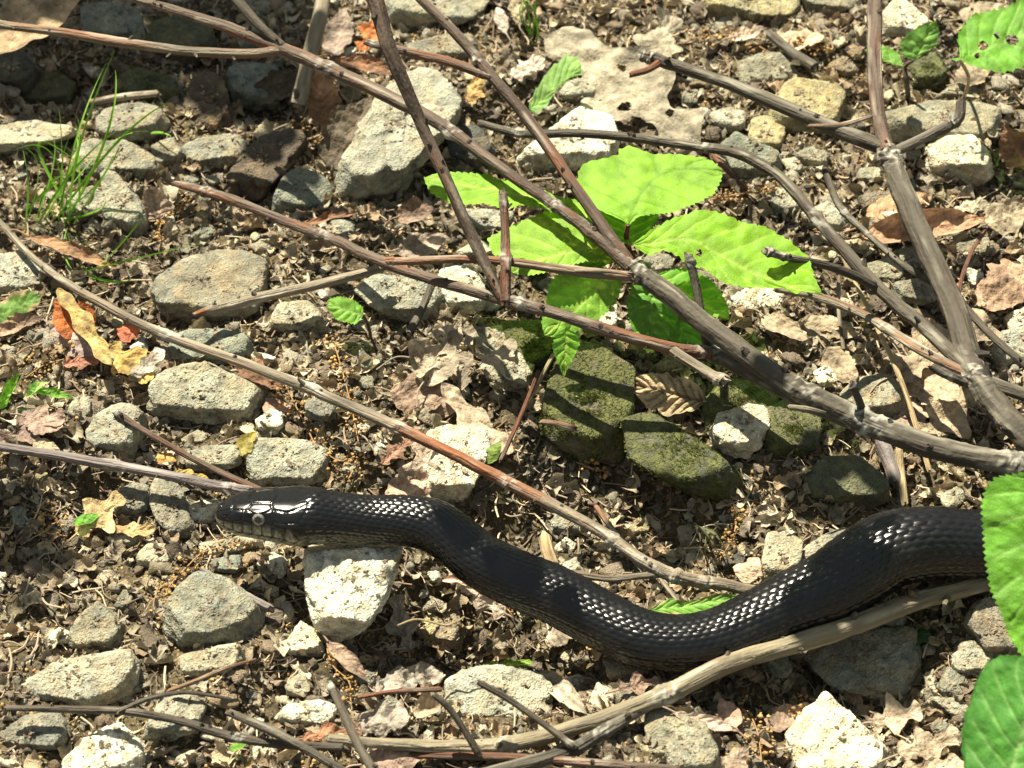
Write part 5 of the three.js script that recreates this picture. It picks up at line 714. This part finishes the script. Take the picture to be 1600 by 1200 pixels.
catkin('catkin hanging below the propping rock', [508, 1000, 520, 1040, 545, 1065, 548, 1096], { dense: 2.4 });
catkin('catkin in the litter by the upright pale stone', [1120, 880, 1140, 850, 1150, 820, 1148, 790], { dense: 2.6 });
catkin('catkin lying on gravel right of the uppermost sapling leaf', [1110, 312, 1150, 304, 1200, 298, 1225, 290], { dense: 2.5, spread: .004 });
catkin('catkin left of the small tan stone at upper right', [1235, 55, 1265, 75, 1310, 78, 1335, 88], { dense: 3 });
catkin('catkin along the thin leaf behind the grass', [300, 310, 275, 330, 252, 350, 248, 378], { dense: 2.6, spread: .002 });
catkin('catkin clump left of the dry grey stem in the hollow', [470, 190, 480, 230, 500, 215], { dense: 3, spread: .006 });
catkin('catkin crumbs beneath the orange leaf at left', [40, 590, 70, 570, 105, 560], { dense: 3.4, spread: .006 });
catkin('catkin below the forked stick at lower right', [1170, 1110, 1185, 1150, 1190, 1190], { dense: 3, spread: .005 });
catkin('catkin hanging beside the blotched rock', [1240, 1120, 1260, 1098, 1258, 1130, 1244, 1150], { dense: 2 });
catkin('catkin crumbs along the top of the ochre slab', [1080, 60, 1150, 56, 1200, 80], { dense: 3, spread: .006 });
catkin('catkin under the mossy square block', [910, 728, 940, 735, 955, 742], { dense: 2.4 });
catkin('catkin in the shade at the left edge', [50, 800, 90, 812, 70, 830, 105, 838], { dense: 3, spread: .006 });
catkin('catkin on the bright scrap right of the pink grey leaf', [770, 946, 790, 950, 800, 960], { dense: 3 });

// ---------------------------------------------------------------- uncountable litter: leaf fragments, grit, broken twigs
const litterRoot = (name, label, cat) => { const g = group(name, label, cat, null); g.userData.kind = 'stuff'; return g; };
function scatter(root, name, geos, material, n, seed, place) {
  const R = rng(seed), per = Math.ceil(n / geos.length);
  geos.forEach(g => { const im = new THREE.InstancedMesh(g, material, per); im.name = numbered(name); im.castShadow = im.receiveShadow = true; const m = new THREE.Matrix4(), q = new THREE.Quaternion(), e = new THREE.Euler(), c = new THREE.Color(); for (let i = 0; i < per; i++) { const o = place(R); e.set(...o.rot); q.setFromEuler(e); m.compose(o.p, q, o.s); im.setMatrixAt(i, m); c.setRGB(...o.c); im.setColorAt(i, c); } root.add(im); });
}
const spot = (R) => { const x = (R() - .5) * 1.06, z = -.60 + 1.02 * R(); return V3(x, ground(x, z), z); };
const white = (g) => { const P0 = g.attributes.position, uv = new Float32Array(P0.count * 2); for (let i = 0; i < P0.count; i++) { uv[2 * i] = P0.getX(i) * .12 + P0.getY(i) * .06; uv[2 * i + 1] = P0.getZ(i) * .12 + P0.getY(i) * .05; } g.setAttribute('uv', new THREE.BufferAttribute(uv, 2)); g.setAttribute('color', new THREE.BufferAttribute(new Float32Array(g.attributes.position.count * 3).fill(1), 3)); return g; };
{
  const geos = []; for (let q = 0; q < 8; q++) { const E = shapeEdge(['scrap', 'ovate', 'beech', 'oak'][q % 4], 2, .6 + .25 * (q % 3), 20); geos.push(bladeGeo(V3(0, 0, -1), V3(0, 1, 0), V3(0, 0, 1), V3(0, 1, 0).cross(V3(0, 0, 1)), E, E.map(p => [p[0], -p[1]]), [[0, 0], [2, 0]], { len: 2, half: .8, color: [1, 1, 1], vein: [1, 1, 1], veins: 4, n: 14, k: 5, uvs: 3, roll: .5 + .5 * (q % 3), arch: q % 2 ? .8 : -.5, ragged: .7, seed: q + 40, pucker: 0, groove: 0, crumple: 0, mottle: 0, wave: .25 })); }
  const pal = [[.42, .36, .24], [.34, .285, .185], [.26, .205, .13], [.47, .42, .31], [.28, .20, .12], [.17, .13, .085], [.39, .32, .205], [.37, .335, .25]];
  const root = litterRoot('leaf_litter', 'broken brown leaf fragments covering the soil between the stones', 'leaf litter');
  scatter(root, 'leaf_fragments', geos, M.dead, 54000, 11, R => { const p = spot(R), s = .0013 + .0075 * Math.pow(R(), 3.2), zone = fbm(p.x * 9 + 3, p.z * 9, 2, 3), k = (.5 + .75 * R()) * (zone < -.08 ? .85 : 1.22), c = pal[Math.floor(R() * 8)];  p.y += s * .25; return { p, s: V3(s * (.6 + .5 * R()), s, s), rot: [(R() - .5) * 1.7, R() * 6.28, (R() - .5) * 1.7], c: c.map(x => x * k) }; });
}
{
  const geos = []; for (let q = 0; q < 6; q++) { const g = ico(3).clone(), p = g.attributes.position, pl = []; const R = rng(q + 70); for (let i = 0; i < 9; i++) { const v = V3(R() - .5, R() - .5, R() - .5).normalize(); pl.push([v, .72 + .3 * R()]); } for (let i = 0; i < p.count; i++) { const d = V3(p.getX(i), p.getY(i), p.getZ(i)); let s = 0; for (const [v, l] of pl) { const t = d.dot(v) / l; if (t > 0) s += Math.pow(t, 10); } const r = Math.min(1.3, Math.pow(Math.max(s, 1e-3), -.1)) * (1 + .2 * noise(d.x * 2.3 + q, d.y * 2.3, d.z * 2.3) + .12 * noise(d.x * 5 + q, d.y * 5, d.z * 5)); p.setXYZ(i, d.x * r, d.y * r * .75, d.z * r); } g.computeVertexNormals(); geos.push(white(g)); }
  const pal = [[.40, .36, .265], [.32, .275, .20], [.50, .45, .34], [.25, .2, .14], [.36, .27, .165], [.60, .55, .43], [.20, .155, .11], [.28, .215, .145]];
  const root = litterRoot('gravel', 'loose grit and small pebbles scattered over the soil', 'gravel');
  scatter(root, 'grit', geos, M.rock, 34000, 21, R => { const p = spot(R), s = .0006 + .0027 * Math.pow(R(), 3.4), k = .4 + .6 * R(), c = pal[Math.floor(R() * 8)]; p.y += s * .3; return { p, s: V3(s * (.8 + .5 * R()), s * (.7 + .4 * R()), s), rot: [R() * 6, R() * 6, R() * 6], c: c.map(x => x * k) }; });
  scatter(root, 'pebbles', geos, M.rock, 1050, 22, R => { const p = spot(R), s = .0028 + .0035 * R(), k = .7 + .4 * R(), c = pal[Math.floor(R() * 8)]; p.y += s * .1; return { p, s: V3(s * (.9 + .5 * R()), s * .8, s), rot: [(R() - .5), R() * 6, (R() - .5)], c: c.map(x => x * k) }; });
}
{
  const geos = []; for (let q = 0; q < 5; q++) { const cv = new THREE.CatmullRomCurve3([V3(-1, 0, 0), V3(-.35, .08 * (q % 3 - 1), .12 * (q % 2 ? 1 : -1)), V3(.3, .06, -.1 * (q - 2)), V3(1, 0, .05 * q)]); geos.push(white(new THREE.TubeGeometry(cv, 9, q < 3 ? .045 : .022, 5))); }
  const pal = [[.25, .2, .14], [.34, .28, .2], [.18, .115, .07], [.42, .34, .23], [.15, .115, .08]];
  const root = litterRoot('twig_litter', 'snapped twig bits, straws and rootlets strewn through the litter', 'twig litter');
  scatter(root, 'twig_bits', geos, M.plain, 20000, 31, R => { const p = spot(R), s = .003 + .011 * Math.pow(R(), 1.8), k = .7 + .6 * R(), c = pal[Math.floor(R() * 5)]; p.y += .0012; return { p, s: V3(s, s * .8, s), rot: [(R() - .5) * .5, R() * 6.28, (R() - .5) * .5], c: c.map(x => x * k) }; });
  const root2 = litterRoot('catkin_crumbs', 'orange brown crumbs of fallen catkins sprinkled over the soil', 'catkin crumbs');
  scatter(root2, 'crumbs', crumbs.map(g => white(g.clone())), M.plain, 8800, 41, R => { const p = spot(R), s = .0005 + .0009 * R(), k = .6 + .6 * R(); p.y += .0012 * R(); return { p, s: V3(s, s, s), rot: [R() * 6, R() * 6, R() * 6], c: [.36 * k, .22 * k, .085 * k] }; });
}

{ // crumbs and bits fallen on the stones
  const chip = []; for (let q = 0; q < 3; q++) { const E = shapeEdge('scrap', 2, .7, 16); chip.push(bladeGeo(V3(0, 0, -1), V3(0, 1, 0), V3(0, 0, 1), V3(0, 1, 0).cross(V3(0, 0, 1)), E, E.map(p => [p[0], -p[1]]), [[0, 0], [2, 0]], { len: 2, half: .8, color: [1, 1, 1], vein: [1, 1, 1], veins: 4, n: 10, k: 4, uvs: 3, roll: .9, ragged: .8, seed: q + 90, pucker: 0, groove: 0, crumple: 0, mottle: 0, wave: .25 })); }
  const root = litterRoot('stone_crumbs', 'bits of leaf and soil crumbs lying on top of the stones', 'leaf litter'); let k = 0;
  scatter(root, 'chips', chip, M.dead, Math.floor(PERCH.length * .4), 51, R => { const p = PERCH[(k++ * 7) % PERCH.length].clone(), s = .0008 + .0022 * R() * R(), kk = .5 + .8 * R(), c = [.36, .28, .19].map(x => x * kk); p.y += s * .2; return { p, s: V3(s, s, s), rot: [(R() - .5) * .8, R() * 6, (R() - .5) * .8], c }; });
  scatter(root, 'crumbs', crumbs.map(g => white(g.clone())), M.plain, PERCH.length, 52, R => { const p = PERCH[(k++ * 11) % PERCH.length].clone(), s = .0003 + .0007 * R(), kk = .4 + .9 * R(), c = [.24, .18, .115].map(x => x * kk); p.x += (R() - .5) * .002; p.z += (R() - .5) * .002; return { p, s: V3(s, s * .7, s), rot: [R() * 6, R() * 6, 0], c }; });
}

// ---------------------------------------------------------------- leafy boughs above the picture: they shade the hollow at upper left and spots along the bank
{
  const b = group('overhanging_bough', 'leafy green bough overhanging the bank above the picture, shading the hollow at upper left', 'branch');
  const spots = [[20, 60, 52], [95, 45, 60], [80, 130, 48], [180, 70, 66], [270, 60, 62], [260, 130, 50], [350, 60, 64], [370, 130, 60], [180, 140, 36], [440, 170, 46], [420, 250, 40], [520, 210, 44], [0, 140, 40], [60, 0, 60], [180, -10, 60], [300, -20, 60], [410, -10, 40], [560, 170, 22], [20, 800, 54], [60, 860, 44], [-20, 860, 50], [40, 930, 22]];
  const R = rng(77); for (let i = 0; i < 230; i++) spots.push([-40 + 530 * R(), -100 + 255 * R(), 26 + 22 * R()]);
  for (let i = 0; i < 14; i++) spots.push([40 + 320 * R(), 60 + 90 * R(), 26 + 16 * R()]);
  spots.push([1340, 850, 26, .045], [1390, 840, 30, .045], [1300, 890, 22, .04], [1370, 880, 24, .045], [590, 840, 10, .045], [640, 850, 9, .045],  [540, 170, 34], [520, 110, 30], [480, 300, 30], [440, 240, 34], [500, 240, 30], [340, 170, 30], [410, 190, 34], [760, 960, 30], [820, 1000, 30], [1300, 1060, 40], [1390, 1050, 40], [1340, 1020, 40], [500, 120, 30], [860, 1000, 30], [920, 1050, 26]);
  spots.push([960, 800, 36], [1050, 810, 40], [1130, 805, 30], [1310, 740, 40], [1380, 760, 36], [1250, 780, 28], [900, 800, 20]);
  for (const [x, y, r, hh] of spots) { const g = P(x, y, hh ?? 0), c = g.addScaledVector(SUN, .56 + .03 * R()), half = r * .00036, len = half * 2.5, e1 = V3(R() - .5, (R() - .6) * .5, R() - .5).normalize(), n = V3(0, 1, 0).addScaledVector(SUN, .6).normalize(); n.addScaledVector(e1, -n.dot(e1)).normalize(); const E = shapeEdge('ovate', len, half, 40); part('leaf', bladeGeo(c.clone().addScaledVector(e1, -len / 2), n, e1, n.clone().cross(e1), E, E.map(p => [p[0], -p[1]]), [[0, 0], [len, 0]], { len, half, color: [.05, .10, .02], veins: 7, teeth: 24, tooth: .001, n: 40, k: 8, seed: R() * 50 }), M.bough, b); }
}
renderer.render(scene, camera);
